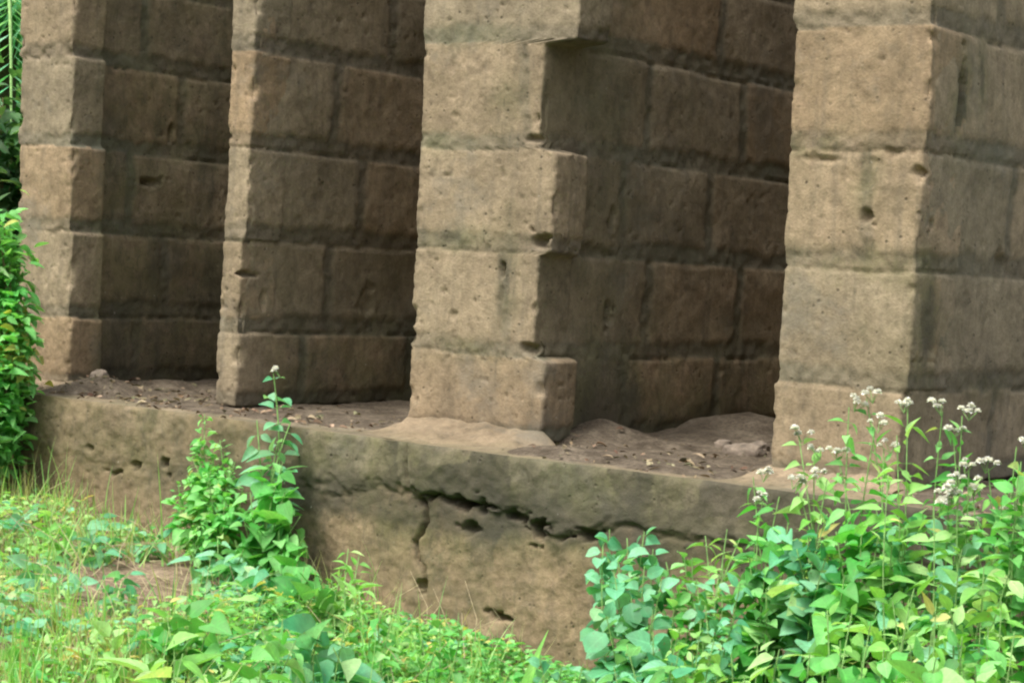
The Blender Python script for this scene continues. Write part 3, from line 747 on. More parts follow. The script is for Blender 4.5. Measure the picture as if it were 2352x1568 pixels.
def weed(name, label, cat, px, d, tops, mat, tpl='ovate', L=0.05, Wr=0.55, gap=0.03, tint=(0.2, 0.9), stem=STEM, flowers=0, group=None,
         seed=1, droop=0.15, whorl=2, side=0, taper=0.6, stem_r=0.0022, twig=0.0, fl_r=0.008, bare=0.15, fl_n=5):
    """tops: list of (px, py, dd) photo points the stems reach, dd metres in front of the foundation face"""
    rs = np.random.default_rng(seed); rr = random.Random(seed)
    sh = 0.0
    while sh < 2.5:
        ok = True
        for tp in tops:
            q_ = at(tp[0], tp[1], tp[2] + sh)
            if q_[2] < float(ground_z(np.array([q_[0]]), np.array([q_[1]]))[0]) + 0.045: ok = False; break
        if ok: break
        sh += 0.03
    tops = [(a_, b_, c_ + sh) for a_, b_, c_ in tops]
    base = gpt(px, d + sh)
    o = empty(name, base, label, cat, group)
    sb = Buf(); lb = Buf(); tipsl = []
    for tp in tops:
        top = at(tp[0], tp[1], tp[2]); b0 = base + np.array([rr.uniform(-.03, .03), rr.uniform(-.03, .03), -0.01])
        ln = np.linalg.norm(top - b0)
        c = stem_curve(b0, top, (rr.uniform(-1, 1) * 0.06 * ln, rr.uniform(-1, .3) * 0.08 * ln, rr.uniform(0, .06) * ln), 12)
        tube(sb, c, stem_r, stem_r * 0.5)
        tipsl.append(c[-1])
        K = max(2, int(ln / gap)); pos = []; dirs = []; ups = []; ll = []
        for k in range(K):
            s = bare + (1 - bare) * (k + rr.random() * 0.6) / K; s = min(s, 0.995)
            i = min(int(s * 11), 10); f = s * 11 - i; p = c[i] * (1 - f) + c[i + 1] * f
            t = c[i + 1] - c[i]; t /= np.linalg.norm(t)
            th0 = k * 1.9 + rr.uniform(-.4, .4)
            sz = L * (1 - taper * max(0, s - 0.55) / 0.45) * rr.uniform(0.7, 1.2) * (0.75 + 0.4 * min(1, s * 3))
            tw = twig * rr.uniform(0.4, 1.3) * (1 - 0.6 * s)
            for q in range(whorl):
                th = th0 + 2 * math.pi * q / whorl
                od = np.array([math.cos(th), math.sin(th), 0.0]); od = od - t * od.dot(t); od /= np.linalg.norm(od) + 1e-9
                el = rr.uniform(-0.5, 0.8) * (1.0 if s < 0.9 else 1.5)
                dv = od * math.cos(el) + t * math.sin(el) + np.array([0, 0, -droop]) * rr.random()
                st = p + od * (sz * 0.18 + tw)
                if tw > 0.01:
                    tube(sb, [p, st + np.array([0, 0, tw * 0.2])], stem_r * 0.5, stem_r * 0.3, 4); st = st + np.array([0, 0, tw * 0.2])
                    for e in range(3):
                        oo = np.array([rr.gauss(0, .6), rr.gauss(0, .6), rr.gauss(0, .35)]) ; pos.append(st - od * tw * 0.3 * e); dirs.append(dv + oo); ups.append((rr.gauss(0, .35), rr.gauss(0, .35) - .25, 1)); ll.append(sz * rr.uniform(.7, 1))
                else:
                    tube(sb, [p, st], stem_r * 0.4, stem_r * 0.3, 3)
                    pos.append(st); dirs.append(dv); ups.append((rr.gauss(0, .5), rr.gauss(0, .5) - .25, 1)); ll.append(sz * rr.choice((.55, .8, 1, 1.1)))
        ll = np.array(ll)
        put_leaves(lb, tpl, pos, dirs, ups, ll, ll * Wr * rs.uniform(0.8, 1.2, len(ll)), np.clip(rs.uniform(*tint, len(ll)), 0, 1), rs)
    sb.build('stem', stem, o); lb.build('foliage', mat, o)
    for k in range(flowers):
        tt = tipsl[k % len(tipsl)]
        flower(o, tt + np.array([rr.gauss(0, .012), rr.gauss(0, .012), 0.012]) if k < len(tipsl) else tt + np.array([rr.gauss(0, .05), rr.gauss(0, .04), -abs(rr.gauss(0, .05))]), fl_r, fl_n, rr, 0.011)
    return o

EXEC_PLANTS = True
# tall pair against the foundation, left of centre
weed('climbing_weed', 'small-leaved bright green weed against the foundation, left half of the tall clump', 'weed', 500, 0.10,
     [(470, 950, .05), (455, 1010, .08), (505, 1010, .07), (440, 1050, .1), (490, 1060, .1), (525, 1100, .1), (460, 1140, .12), (410, 1110, .12), (500, 1180, .15), (560, 1120, .12), (440, 1240, .2), (430, 1090, .12), (415, 1160, .14), (540, 1060, .1), (480, 1100, .14), (450, 1200, .18), (520, 1150, .16)],
     G_MID, 'ovate', 0.036, 0.6, 0.014, (0.35, 1.0), seed=3, twig=0.018, droop=0.3)
weed('tall_weed', 'tallest thin weed with a bud at its tip rising above the foundation edge', 'weed', 600, 0.10,
     [(628, 856, .05), (668, 968, .05), (590, 965, .06), (640, 1010, .08)], G_BLUE, 'ovate', 0.065, 0.5, 0.05, (0.35, 1.0), seed=5, flowers=1, droop=0.2, taper=0.5, stem_r=0.003, bare=0.25, fl_n=3)
weed('broad_leaf_weed', 'broad rounded leaves in the lower right of the tall clump against the foundation', 'weed', 610, 0.16,
     [(690, 1185, .1), (650, 1060, .1), (600, 1080, .12), (655, 1130, .14), (560, 1190, .18), (640, 1220, .18), (690, 1270, .2), (575, 1130, .16), (620, 1150, .12), (670, 1120, .1), (600, 1220, .17), (655, 1250, .18), (540, 1240, .2), (700, 1230, .14)], G_MID, 'heart', 0.068, 0.85, 0.042, (0.2, 0.85), seed=7, droop=0.45, taper=0.3)
weed('broad_leaf_weed', 'weed with pale bluish round leaves at the foot of the tall clump', 'weed', 520, 0.25,
     [(440, 1270, .25), (500, 1235, .22), (560, 1260, .25), (600, 1300, .3), (470, 1300, .3), (640, 1310, .3)], G_BLUE, 'heart', 0.055, 0.8, 0.03, (0.4, 1.0), seed=9, droop=0.3, taper=0.2)

# flowering weeds on the right
FW_ = 'white flowering weeds in front of the wide wall'
fl = [
 (2000, 0.22, [(1990, 915, .16), (1950, 935, .18), (2010, 985, .2), (1925, 1050, .2), (2030, 1030, .18)], 'tallest white flowering weed in front of the wide wall', 6),
 (2080, 0.30, [(2085, 940, .2), (2060, 1000, .25)], 'thin flowering weed with one pointed leafy tip, right of the tallest one', 2),
 (2170, 0.25, [(2165, 945, .2), (2210, 955, .2), (2190, 1000, .22), (2225, 1080, .24)], 'flowering weed with three pale heads beside the right side wall', 5),
 (1880, 0.20, [(1835, 1005, .15), (1870, 1045, .17), (1832, 1115, .2), (1900, 1100, .2)], 'flowering weed leaning left over the foundation edge below the wide wall', 5),
 (1800, 0.22, [(1730, 1095, .15), (1752, 1150, .17), (1790, 1140, .2)], 'thin flowering weed farthest left along the foundation edge', 3),
 (2240, 0.28, [(2235, 1130, .25), (2270, 1075, .25), (2200, 1120, .28), (2180, 1150, .28)], 'low flowering weed with many small white heads at the right', 8),
 (2335, 0.30, [(2335, 1025, .25), (2345, 1060, .25), (2300, 1140, .3)], 'flowering weed at the far right edge with one white head', 2),
 (2080, 0.38, [(2145, 1165, .3), (2040, 1090, .3)], 'short flowering weed below the wide wall with a single head', 2),
]
for k, (px, d, tops, lab, nf) in enumerate(fl):
    weed('flowering_weed', lab, 'flowering weed', px, d, tops, G_MID if k % 2 == 0 else G_YEL, 'lance', 0.062, 0.42, 0.038, (0.3, 1.0), seed=20 + k, flowers=max(1, nf - 1), group=None, droop=0.25, taper=0.55, bare=0.1, fl_r=0.0085, fl_n=4)

# broad-leaved weeds on the right bank: (column, distance, tops, material, leaf, size, label)
bank = [
 (1440, .28, [(1400, 1215, .2), (1440, 1235, .22), (1385, 1250, .25), (1480, 1220, .2), (1420, 1290, .3), (1500, 1260, .25)], G_BLUE, 'round', .048, 'round-leaved weed in front of the foundation with one yellowing leaf, left end of the bank'),
 (1470, .42, [(1410, 1310, .38), (1480, 1300, .35), (1450, 1370, .4), (1520, 1330, .35), (1390, 1400, .45), (1500, 1400, .45)], G_BLUE, 'round', .060, 'bluish round-leaved weed below the left end of the bank'),
 (1500, .60, [(1440, 1480, .6), (1500, 1450, .55), (1560, 1490, .6), (1410, 1530, .65), (1540, 1540, .7)], G_BLUE, 'heart', .065, 'largest bluish-leaved weed at the bottom of the bank'),
 (1640, .28, [(1620, 1230, .2), (1670, 1215, .2), (1700, 1235, .22), (1590, 1280, .28), (1660, 1290, .28)], G_YEL, 'lance', .060, 'pale star-leaved weed just under the foundation edge'),
 (1640, .42, [(1600, 1330, .35), (1650, 1320, .35), (1700, 1340, .4), (1620, 1390, .4), (1690, 1410, .45)], G_BLUE, 'ovate', .042, 'dull green small-leaved weed in the middle of the bank'),
 (1760, .32, [(1720, 1270, .25), (1760, 1300, .28), (1800, 1260, .25), (1760, 1350, .32), (1740, 1220, .25)], G_MID, 'heart', .070, 'weed with one large bright round leaf in the middle of the bank'),
 (1850, .30, [(1810, 1200, .22), (1860, 1210, .22), (1900, 1180, .22), (1830, 1260, .28), (1900, 1270, .28)], G_BLUE, 'heart', .062, 'bluish heart-leaved weed under the leaning flowering weed'),
 (1960, .32, [(1920, 1220, .25), (1980, 1200, .25), (2020, 1220, .25), (1990, 1290, .3), (1940, 1320, .33), (2050, 1290, .3)], G_MID, 'heart', .075, 'large-leaved green weed below the tallest flowering weed'),
 (2060, .30, [(2010, 1160, .22), (2080, 1190, .24), (2120, 1180, .24), (2050, 1230, .28)], G_BLUE, 'ovate', .070, 'drooping bluish-leaved weed against the base of the wide wall'),
 (2230, .34, [(2180, 1190, .28), (2240, 1200, .28), (2300, 1180, .28), (2210, 1260, .33), (2290, 1260, .33)], G_BLUE, 'ovate', .058, 'bluish weed below the small white heads on the right'),
 (2330, .34, [(2340, 1080, .3), (2325, 1110, .3), (2350, 1150, .33), (2330, 1200, .35)], G_MID, 'ovate', .062, 'dark fresh green weed reaching highest at the right edge'),
 (2250, .50, [(2200, 1320, .45), (2260, 1300, .45), (2320, 1310, .45), (2180, 1390, .52), (2300, 1380, .5)], G_YEL, 'ovate', .055, 'yellow-green weed on the right with pale leaf tips'),
 (2100, .55, [(2050, 1380, .5), (2100, 1350, .48), (2150, 1380, .5), (2080, 1440, .58), (2140, 1450, .58)], G_YEL, 'lance', .060, 'narrow-leaved bright weed in the lower right'),
 (1950, .60, [(1900, 1400, .5), (1960, 1390, .5), (2000, 1430, .55), (1930, 1470, .62)], G_YEL, 'ovate', .055, 'bright yellow-green weed beside the gap of brown wall'),
 (1900, .75, [(1860, 1500, .75), (1930, 1500, .75), (1980, 1520, .75), (1890, 1550, .8)], G_MID, 'heart', .058, 'fresh green broad-leaved weed at the bottom right of centre'),
 (2080, .80, [(2030, 1490, .75), (2090, 1480, .75), (2150, 1510, .8), (2060, 1550, .85)], G_MID, 'heart', .070, 'large pale broad-leaved weed at the bottom right'),
 (2270, .75, [(2210, 1460, .7), (2270, 1440, .65), (2330, 1450, .65), (2240, 1530, .8), (2320, 1530, .8)], G_MID, 'ovate', .058, 'dense green weed filling the bottom right corner'),
 (1720, .70, [(1680, 1500, .7), (1740, 1480, .65), (1790, 1490, .65), (1710, 1550, .75)], G_YEL, 'lance', .055, 'feathery pale weed at the bottom of the bank'),
 (1560, .34, [(1530, 1290, .3), (1570, 1270, .28), (1600, 1330, .33), (1550, 1360, .36)], G_MID, 'ovate', .040, 'small mixed green weed filling the gap between the round-leaved and the star-leaved weed'),
 (1590, .60, [(1560, 1440, .55), (1610, 1430, .52), (1640, 1470, .58), (1590, 1500, .62)], G_YEL, 'ovate', .042, 'pale low weed right of the largest bluish-leaved weed'),
 (1280, .45, [(1240, 1515, .42), (1290, 1530, .45), (1340, 1525, .42)], G_BLUE, 'round', .038, 'low bluish round-leaved weed at the bottom centre'),
]
for k, (px, d, tops, m, tpl, L, lab) in enumerate(bank):
    weed('broad_leaf_weed', lab, 'weed', px, d, tops, m, tpl, L * 0.78, 0.85 if tpl in ('round', 'heart') else (0.4 if tpl == 'lance' else 0.6), L * 0.45, (0.0, 1.0), seed=60 + k, droop=0.35, taper=0.25, bare=0.05)

# weeds of the left and centre foreground
front = [
 (110, .20, [(60, 1190, .1), (120, 1160, .1), (150, 1200, .15)], G_YEL, 'ovate', .042, 'yellow-green weed at the left corner of the foundation'),
 (230, .22, [(180, 1200, .15), (230, 1180, .15), (280, 1210, .2), (210, 1260, .3)], G_BLUE, 'ovate', .048, 'bluish weed against the left part of the foundation'),
 (340, .18, [(300, 1220, .15), (350, 1200, .12), (385, 1230, .18)], G_BLUE, 'ovate', .048, 'bluish weed between the corner and the tall clump'),
 (120, .55, [(70, 1290, .5), (120, 1280, .48), (170, 1300, .5), (200, 1330, .5)], G_BLUE, 'ovate', .050, 'bluish-green low weed left of the bare sandy patch'),
 (260, .55, [(230, 1330, .5), (280, 1350, .5), (300, 1310, .45)], G_BLUE, 'ovate', .045, 'small bluish weed at the left rim of the sandy patch'),
 (420, .85, [(380, 1400, .8), (430, 1370, .75), (480, 1400, .8), (340, 1440, .85)], G_MID, 'heart', .055, 'broad-leaved weed in front of the sandy patch'),
 (560, .60, [(520, 1370, .55), (570, 1340, .5), (610, 1360, .55)], G_YEL, 'lance', .055, 'feathery yellow-green weed right of the sandy patch'),
 (690, .30, [(660, 1320, .25), (700, 1300, .25), (740, 1330, .3), (680, 1370, .35)], G_MID, 'heart', .065, 'round bright leaves right below the tall clump'),
 (800, .30, [(800, 1260, .2), (825, 1275, .2), (760, 1330, .25), (840, 1340, .25), (790, 1300, .22)], G_YEL, 'lance', .045, 'pale thin weed with upright tips in front of the cracked foundation'),
 (740, .70, [(700, 1450, .65), (750, 1420, .6), (790, 1450, .65), (720, 1500, .75)], G_BLUE, 'heart', .068, 'large pale-leaved weed in the lower centre'),
 (560, 1.00, [(500, 1520, 1.0), (560, 1500, .95), (600, 1530, 1.0), (530, 1560, 1.1)], G_MID, 'heart', .085, 'large dark glossy leaves at the bottom left of centre'),
 (395, 1.05, [(390, 1440, .95), (360, 1520, 1.0), (420, 1500, 1.0), (400, 1470, 1.0)], G_YEL, 'lance', .11, 'bright upright weed with long pointed leaves at the bottom left'),
 (250, .95, [(200, 1470, .9), (260, 1450, .9), (300, 1490, .95)], G_YEL, 'ovate', .045, 'yellowish weed in the straw-coloured grass'),
 (60, .95, [(20, 1480, .9), (70, 1450, .9), (110, 1500, .95), (60, 1540, 1.0)], G_MID, 'ovate', .045, 'small green weed in the bottom left corner'),
 (640, .85, [(600, 1440, .8), (650, 1420, .8), (680, 1470, .85)], G_MID, 'ovate', .06, 'mid green weed left of the large pale-leaved weed'),
 (850, .55, [(820, 1400, .5), (870, 1390, .5), (900, 1420, .5), (850, 1460, .6)], G_MID, 'small', .030, 'fine-leaved bright weed below the vertical crack'),
 (1000, .50, [(960, 1420, .4), (1010, 1430, .42), (1060, 1450, .45), (1000, 1490, .55)], G_MID, 'small', .030, 'fine-leaved weed along the foot of the foundation'),
]
for k, (px, d, tops, m, tpl, L, lab) in enumerate(front):
    weed('broad_leaf_weed' if L > .04 else 'fine_leaf_weed', lab, 'weed', px, d, tops, m, tpl, L, 0.85 if tpl in ('round', 'heart') else (0.36 if tpl == 'lance' else 0.6), L * 0.55, (0.15, 1.0), seed=120 + k, droop=0.35, taper=0.3, bare=0.05)

# single yellow-green blade near the foot of the wall
def blade_plant():
    b = gpt(1195, 0.35); o = empty('grass_blade', b, 'single broad yellow-green blade standing at the foot of the foundation', 'grass blade')
    bb = Buf(); h = at(1205, 1480, .35)[2] - b[2]
    put_leaves(bb, 'lance', [b], [(0.1, 0.05, 1)], [(0, -1, 0.1)], h + 0.03, 0.028, 0.5); bb.build('leaf', G_YEL, o)
    tw = Buf(); tube(tw, [b, b + np.array([-.01, 0, .05])], .004, .003); tw.build('stem', STEM, o)
blade_plant()

# ------------------------------------------------------------------ ground cover and grass (nobody could count them)
def on_ground(px, py):
    d = ray(px, py); t = np.linspace(2.5, 8, 1200); p = CAM + d[None] * t[:, None]
    return p[np.argmax(p[:, 2] < ground_z(p[:, 0], p[:, 1]))]
BARE = (on_ground(400, 1345), on_ground(270, 1380))
def bare(x, y):
    c, c2 = BARE
    return 1.4 * np.exp(-(((x - c[0]) / 0.27) ** 2 + ((y - c[1]) / 0.34) ** 2)) + 0.9 * np.exp(-(((x - c2[0]) / 0.16) ** 2 + ((y - c2[1]) / 0.16) ** 2))
def px_of(p):
    d = p - CAM; z = d @ FW; return 1176 + F * (d @ CR) / z, 784 - F * (d @ CU) / z
def cover(name, label, n, tpl, mat, hmax, L, Wr, sel, tint=(0.1, 1.0), seed=1, cat='ground cover', patch=0.0, upright=0.0):
    rs = np.random.default_rng(seed)
    x = rs.uniform(-6.4, -0.9, n); b = rs.uniform(0.0, 1, n) ** 0.9 * (0.9 + 1.6 * np.clip((-2.2 - x) / 3, 0, 1)); y = ye(x) - 0.02 - b
    P = np.stack([x, y, 0 * x], -1)
    cl = fbm(P, 0.16, 3, seed + 70)
    z0 = ground_z(x, y)
    pxx, pyy = px_of(np.stack([x, y, z0], -1))
    k = sel(pxx, pyy, x, y, cl) & (rs.uniform(0, 1, n) > bare(x, y) * 1.3)
    x, y, z0, cl, b = x[k], y[k], z0[k], cl[k], b[k]; n = len(x)
    wallf = np.clip(b / 0.1, 0.5, 1)
    h = rs.uniform(0, 1, n) ** 0.7 * hmax * np.clip(0.55 + cl * 0.9, 0.15, 1.4) * wallf
    a = rs.uniform(0, 6.28, n); el = rs.uniform(-0.2, 0.7, n) + upright
    d = np.stack([np.cos(a) * np.cos(el), np.sin(a) * np.cos(el), np.sin(el)], -1)
    u = np.stack([rs.normal(0, .35, n), rs.normal(0, .35, n) - .15, np.ones(n)], -1)
    LL = L * rs.uniform(0.6, 1.35, n)
    t = np.clip(rs.uniform(tint[0], tint[1], n) + cl * 0.35, 0, 1)
    bb = Buf(); put_leaves(bb, tpl, np.stack([x, y, z0 + h], -1), d, u, LL, LL * Wr, t, rs)
    o = bb.build(name, mat); props(o, label, cat, kind='stuff'); return o
cover('ground_cover', 'low small-leaved green ground cover over the whole bank', 62000, 'small', G_MID, 0.10, 0.022, 0.55, lambda px, py, x, y, c: (c > -0.35) & (px > 430), seed=1)
cover('clover_cover', 'bright yellow-green fine foliage below the foundation', 40000, 'small', G_YEL, 0.08, 0.020, 0.5, lambda px, py, x, y, c: (c > -0.1) & (px > 300), seed=4)
cover('creeping_cover', 'bluish creeping leaves at the foot of the foundation', 12000, 'ovate', G_BLUE, 0.08, 0.036, 0.62, lambda px, py, x, y, c: (c > 0.0), seed=2)
cover('left_cover', 'yellow-green creeping leaves at the left of the sandy patch', 24000, 'small', G_YEL, 0.07, 0.024, 0.5, lambda px, py, x, y, c: (c > -0.3) & (px < 430), tint=(0.35, 1.0), seed=3)

def grass(name, label, n, mat, L, Wd, sel, tint, seed, lean=0.5):
    rs = np.random.default_rng(seed)
    x = rs.uniform(-6.4, -0.9, n); b = rs.uniform(0.0, 1, n) ** 0.9 * (0.9 + 1.6 * np.clip((-2.2 - x) / 3, 0, 1)); y = ye(x) - 0.02 - b
    cl = fbm(np.stack([x, y, 0 * x], -1), 0.14, 3, seed + 70); z0 = ground_z(x, y)
    pxx, pyy = px_of(np.stack([x, y, z0], -1))
    k = sel(pxx, pyy, x, y, cl) & (rs.uniform(0, 1, n) > bare(x, y) * 0.9)
    x, y, z0, cl, b = x[k], y[k], z0[k], cl[k], b[k]; n = len(x)
    a = rs.uniform(0, 6.28, n); el = rs.normal(1.0, lean, n)
    d = np.stack([np.cos(a) * np.cos(el), np.sin(a) * np.cos(el) - 0.1, np.abs(np.sin(el)) + 0.05], -1)
    u = np.stack([-np.cos(a), -np.sin(a), 0.6 * np.ones(n)], -1) + rs.normal(0, .3, (n, 3))
    LL = L * rs.uniform(0.4, 1.3, n) * np.clip(0.6 + cl, 0.3, 1.3)
    bb = Buf(); put_leaves(bb, 'blade', np.stack([x, y, z0 - 0.004], -1), d, -u, LL, Wd * rs.uniform(.6, 1.3, n), np.clip(rs.uniform(*tint, n) + cl * .2, 0, 1), rs)
    o = bb.build(name, mat); props(o, label, 'grass', kind='stuff')
grass('grass', 'yellow-green grass at the left and below the foundation', 16000, G_YEL, 0.15, 0.005, lambda px, py, x, y, c: (px < 470) | (px > 800) & (c > 0.05), (0.1, 1), 11)
grass('dry_grass', 'pale straw-coloured dry grass around the sandy patch', 36000, G_STRAW, 0.10, 0.004, lambda px, py, x, y, c: (px < 560) & (c > -0.2) | (c > 0.35), (0, 1), 12, 0.7)
grass('green_grass', 'green grass blades among the weeds', 8000, G_MID, 0.11, 0.005, lambda px, py, x, y, c: (px > 350) , (0.2, 1), 13)
def far_grass():
    rs = np.random.default_rng(5); n = 26000
    r = 1.2 + 18 * rs.uniform(0, 1, n) ** 1.6; a = rs.uniform(0, 6.283, n)
    x = -3 + r * np.cos(a) * 1.3; y = -1 + r * np.sin(a)
    k = (y < ye(x) - 2.0) | (x < PX0 - 0.1) | (y > DEEP + 0.5) | (x > PX1 + .1)
    x, y, r = x[k], y[k], r[k]
    dc = np.hypot(x - CAM[0], y - CAM[1]); cn = (dc > 1.2); x, y, r = x[cn], y[cn], r[cn]; n = len(x)
    a = rs.uniform(0, 6.28, n); el = rs.normal(1.0, .4, n)
    d = np.stack([np.cos(a) * np.cos(el), np.sin(a) * np.cos(el), np.abs(np.sin(el))], -1)
    bb = Buf(); put_leaves(bb, 'lance', np.stack([x, y, ground_z(x, y) - .004], -1), d, np.stack([np.cos(a), np.sin(a), .6 + 0 * a], -1), rs.uniform(.06, .22, n), 0.010 + 0.0015 * r, rs.uniform(0, 0.6, n), rs)
    o = bb.build('meadow_grass', G_MID); props(o, 'rough green meadow grass around the building', 'grass', kind='stuff')
far_grass()

# ------------------------------------------------------------------ left edge: shrub, palm, trees
def shrub(base, h, rad, n, mat, tpl, L, label, seed, name='shrub', tint=(0.1, 1.0), cat='shrub'):
    rs = np.random.default_rng(seed); rr = random.Random(seed)
    o = empty(name, base, label, cat); sb = Buf(); lb = Buf(); base = np.array(base)
    pos = []; dirs = []; ups = []
    for s in range(14):
        a = rr.uniform(0, 6.28); k = rr.uniform(.2, 1)
        top = base + np.array([math.cos(a) * rad * k, math.sin(a) * rad * k, h * rr.uniform(.55, 1.0) * (1.1 - .35 * k)])
        c = stem_curve(base + np.array([rr.gauss(0, .04), rr.gauss(0, .04), 0]), top, (math.cos(a) * rad * .2, math.sin(a) * rad * .2, 0), 10)
        tube(sb, c, 0.007, 0.002)
        m = n // 14; t = rs.uniform(.1, 1, m) * 9; i = np.minimum(t.astype(int), 8); f = (t - i)[:, None]
        p = c[i] * (1 - f) + c[i + 1] * f + rs.normal(0, 1, (m, 3)) * rad * .22
        pos.append(p); aa = rs.uniform(0, 6.28, m); dirs.append(np.stack([np.cos(aa), np.sin(aa), rs.uniform(-.6, .6, m)], -1)); ups.append(np.stack([rs.normal(0, .4, m), rs.normal(0, .4, m) - .2, np.ones(m)], -1))
    pos = np.concatenate(pos); n = len(pos); pos[:, 2] = np.maximum(pos[:, 2], base[2] + .02)
    LL = L * rs.uniform(.6, 1.3, n)
    cl = fbm(pos, 0.15, 2, seed)
    put_leaves(lb, tpl, pos, np.concatenate(dirs), np.concatenate(ups), LL, LL * .5, np.clip(rs.uniform(*tint, n) + cl * .5, 0, 1), rs)
    sb.build('stem', STEM_R, o); lb.build('foliage', mat, o); return o
def far_pt(px, py, dist):
    d = ray(px, py); d = d / np.linalg.norm(d[:2]); return CAM + d * dist
p = gpt(-62, 0.12); shrub((p[0], p[1], float(ground_z(p[0], p[1]))), 0.84, 0.135, 4200, G_MID, 'ovate', 0.042, 'leafy bright green shrub growing against the left end of the building', 301, tint=(0.45, 1.0))
p = far_pt(-75, 900, 7.4); shrub((p[0], p[1], float(ground_z(p[0], p[1]))), 1.2, 0.4, 3200, G_DARK, 'ovate', 0.07, 'darker shrub behind the bright one at the left end of the building', 302, tint=(.3, 1))
p = far_pt(10, 900, 9.6); shrub((p[0], p[1], float(ground_z(p[0], p[1]))), 1.35, 0.5, 4000, G_MID, 'ovate', 0.08, 'farther green shrub seen past the left end wall', 303, tint=(.0, .8))

def tree(base, h, rad, label, seed, leaves=6000, mat=G_DARK, L=0.16):
    rs = np.random.default_rng(seed); rr = random.Random(seed)
    o = empty('tree', base, label, 'tree'); base = np.array(base, float)
    tb = Buf(); top = base + np.array([rr.uniform(-.4, .4), rr.uniform(-.4, .4), h * .75])
    tr = stem_curve(base - np.array([0, 0, .1]), top, (rr.uniform(-.2, .2), rr.uniform(-.2, .2), 0), 10); tube(tb, tr, 0.05 * h ** .8, 0.02 * h ** .6, 10)
    tb.build('trunk', BARK, o); lb = Buf(); bb = Buf()
    P = []; per = leaves // 26
    for s in range(26):
        i = rr.randint(3, 9); a = rr.uniform(0, 6.28); ln = rad * rr.uniform(.5, 1.1) * (1.2 - .06 * i)
        e = tr[i] + np.array([math.cos(a) * ln, math.sin(a) * ln, rr.uniform(.0, .5) * ln])
        c = stem_curve(tr[i], e, (0, 0, .1 * ln), 6); tube(bb, c, .03, .008)
        cs = rr.uniform(.3, .55) * rad * .6
        P.append(c[rs.integers(2, 6, per)] + rs.normal(0, 1, (per, 3)) * cs * np.array([1, 1, .7]))
    bb.build('limbs', BARK, o)
    P = np.concatenate(P); n = len(P); a = rs.uniform(0, 6.28, n)
    d = np.stack([np.cos(a), np.sin(a), rs.uniform(-.8, .3, n)], -1); u = np.stack([rs.normal(0, .5, n), rs.normal(0, .5, n), np.ones(n)], -1)
    LL = L * rs.uniform(.6, 1.3, n); put_leaves(lb, 'small', P, d, u, LL, LL * .55, np.clip(rs.uniform(0, 1, n) + fbm(P, .6, 2, seed) * .5, 0, 1), rs)
    lb.build('crown', mat, o)
def gtree(px, dist, **k):
    p = far_pt(px, 600, dist); z = float(ground_z(p[0], p[1])); return (p[0], p[1], z)
tree(gtree(-120, 12.5), 4.2, 1.7, 'dark leafy tree behind the palm at the left edge', 401, 9000)
tree(gtree(60, 16.0), 5.0, 2.3, 'dark tree farthest back beyond the left end of the building', 402, 9000)
tree(gtree(-700, 14.0), 5.0, 2.0, 'green tree beyond the left edge of the photo', 403, 6000)
tree(gtree(-1500, 14.0), 5.5, 2.2, 'second green tree beyond the left edge of the photo', 404, 6000)
def palm(base, h, label, seed):
    rs = np.random.default_rng(seed); rr = random.Random(seed); base = np.array(base, float)
    o = empty('palm_tree', base, label, 'palm tree'); tb = Buf()
    tr = stem_curve(base - np.array([0, 0, .1]), base + np.array([.1, 0, h]), (.05, 0, 0), 10); tube(tb, tr, .11, .08, 10); tb.build('trunk', BARK, o)
    for k in range(14):
        a = k * 2.4 + rr.uniform(-.2, .2); ln = rr.uniform(1.1, 1.5); up = rr.uniform(.1, 1.0)
        s = np.linspace(0, 1, 14)[:, None]; dh = np.array([math.cos(a), math.sin(a), 0])
        c = tr[-1] + dh * ln * s + np.array([0, 0, 1.0]) * (up * s - (up + .75) * s ** 2) * ln * .8
        fb_ = Buf(); tb2 = Buf(); tube(tb2, c, .014, .004)
        pos = []; dd = []; uu = []
        for i in range(1, 14):
            for q in range(3):
                f = q / 3; p_ = c[i - 1] * (1 - f) + c[i] * f; t = c[i] - c[i - 1]; t /= np.linalg.norm(t); sd_ = np.cross(t, (0, 0, 1)); sd_ /= np.linalg.norm(sd_)
                for sg in (-1, 1): pos.append(p_); dd.append(sd_ * sg + t * .6 + np.array([0, 0, -.35])); uu.append((rr.gauss(0, .2), rr.gauss(0, .2), 1))
        n = len(pos); put_leaves(fb_, 'lance', pos, dd, uu, .42, .035, rs.uniform(.3, 1, n), rs)
        f_ = fb_.build('frond', G_BLUE, o)
        r_ = tb2.build('midrib', STEM, None); r_.parent = f_; 
        # the frond is parented to the palm; move the midrib into the same local frame
        r_.data.transform(Matrix.Translation(-Vector(base)))
    return o
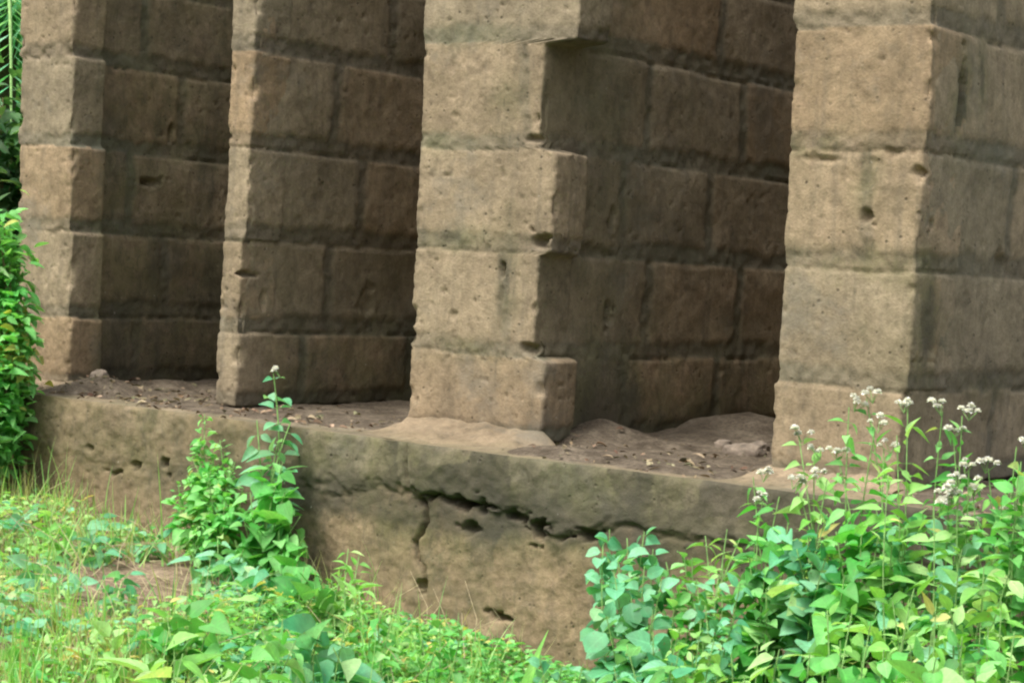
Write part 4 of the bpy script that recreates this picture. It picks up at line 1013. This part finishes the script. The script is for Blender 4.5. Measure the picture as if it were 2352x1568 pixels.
p = far_pt(-20, 500, 9.0); palm((p[0] - .25, p[1] + .1, float(ground_z(p[0], p[1]))), 1.45, 'young palm with pale bluish fronds beside the upper left of the end wall', 501)

for k, (x, y, h, rd) in enumerate(((4.5, -13.0, 6.0, 2.6), (-1.0, -11.5, 6.0, 2.6), (-6.0, -11.5, 6.5, 2.8), (-10.0, -8.0, 6.5, 2.8), (1.2, -13.0, 7.5, 3.0), (-4.0, -10.5, 4.5, 2.4))):  # unseen trees, added to block low sky and darken the bays
    tree((x, y, -0.9), h, rd, 'added sky-blocking tree %s the open ground facing the building, outside the photo' % ('right across', 'straight across', 'left across', 'at the far left of', 'tallest across', 'low and broad left across')[k], 500 + k, 7000, G_DARK, 0.30)

def dry_twigs():
    rs = np.random.default_rng(77); n = 900
    x = rs.uniform(-6.2, -1.2, n); y = ye(x) - 0.03 - rs.uniform(0, 1.6, n); z = ground_z(x, y)
    b = Buf(); tb = random.Random(9)
    for i in range(n):
        a = tb.uniform(0, 6.28); ln = tb.uniform(.05, .22); e = tb.uniform(0, .9)
        p0 = np.array([x[i], y[i], z[i] + .005]); p2 = p0 + np.array([math.cos(a) * math.cos(e), math.sin(a) * math.cos(e), math.sin(e)]) * ln
        tube(b, [p0, (p0 + p2) / 2 + np.array([tb.gauss(0, .01), tb.gauss(0, .01), tb.gauss(.01, .01)]), p2], .0016, .0006, 3)
    o = b.build('dry_twigs', TWIG); props(o, 'thin dry straw-coloured twigs and dead stems among the low weeds', 'twigs', kind='stuff')
TWIG = plain('dry_twig', (0.42, 0.34, 0.20))
dry_twigs()

for k, (x, y, h, rd, lab) in enumerate(((3.0, 9.0, 5.5, 2.4, 'tree behind the building to the right, outside the photo'), (9.0, 13.0, 6.0, 2.6, 'tree in the meadow beyond the right end of the building'), (12.0, 12.0, 7.0, 3.2, 'tallest tree far behind the right end'), (-14.0, 3.0, 6.0, 3.0, 'broad tree far off to the left'))):
    tree((x, y, -0.8), h, rd, lab, 540 + k, 6000, G_DARK, 0.30)
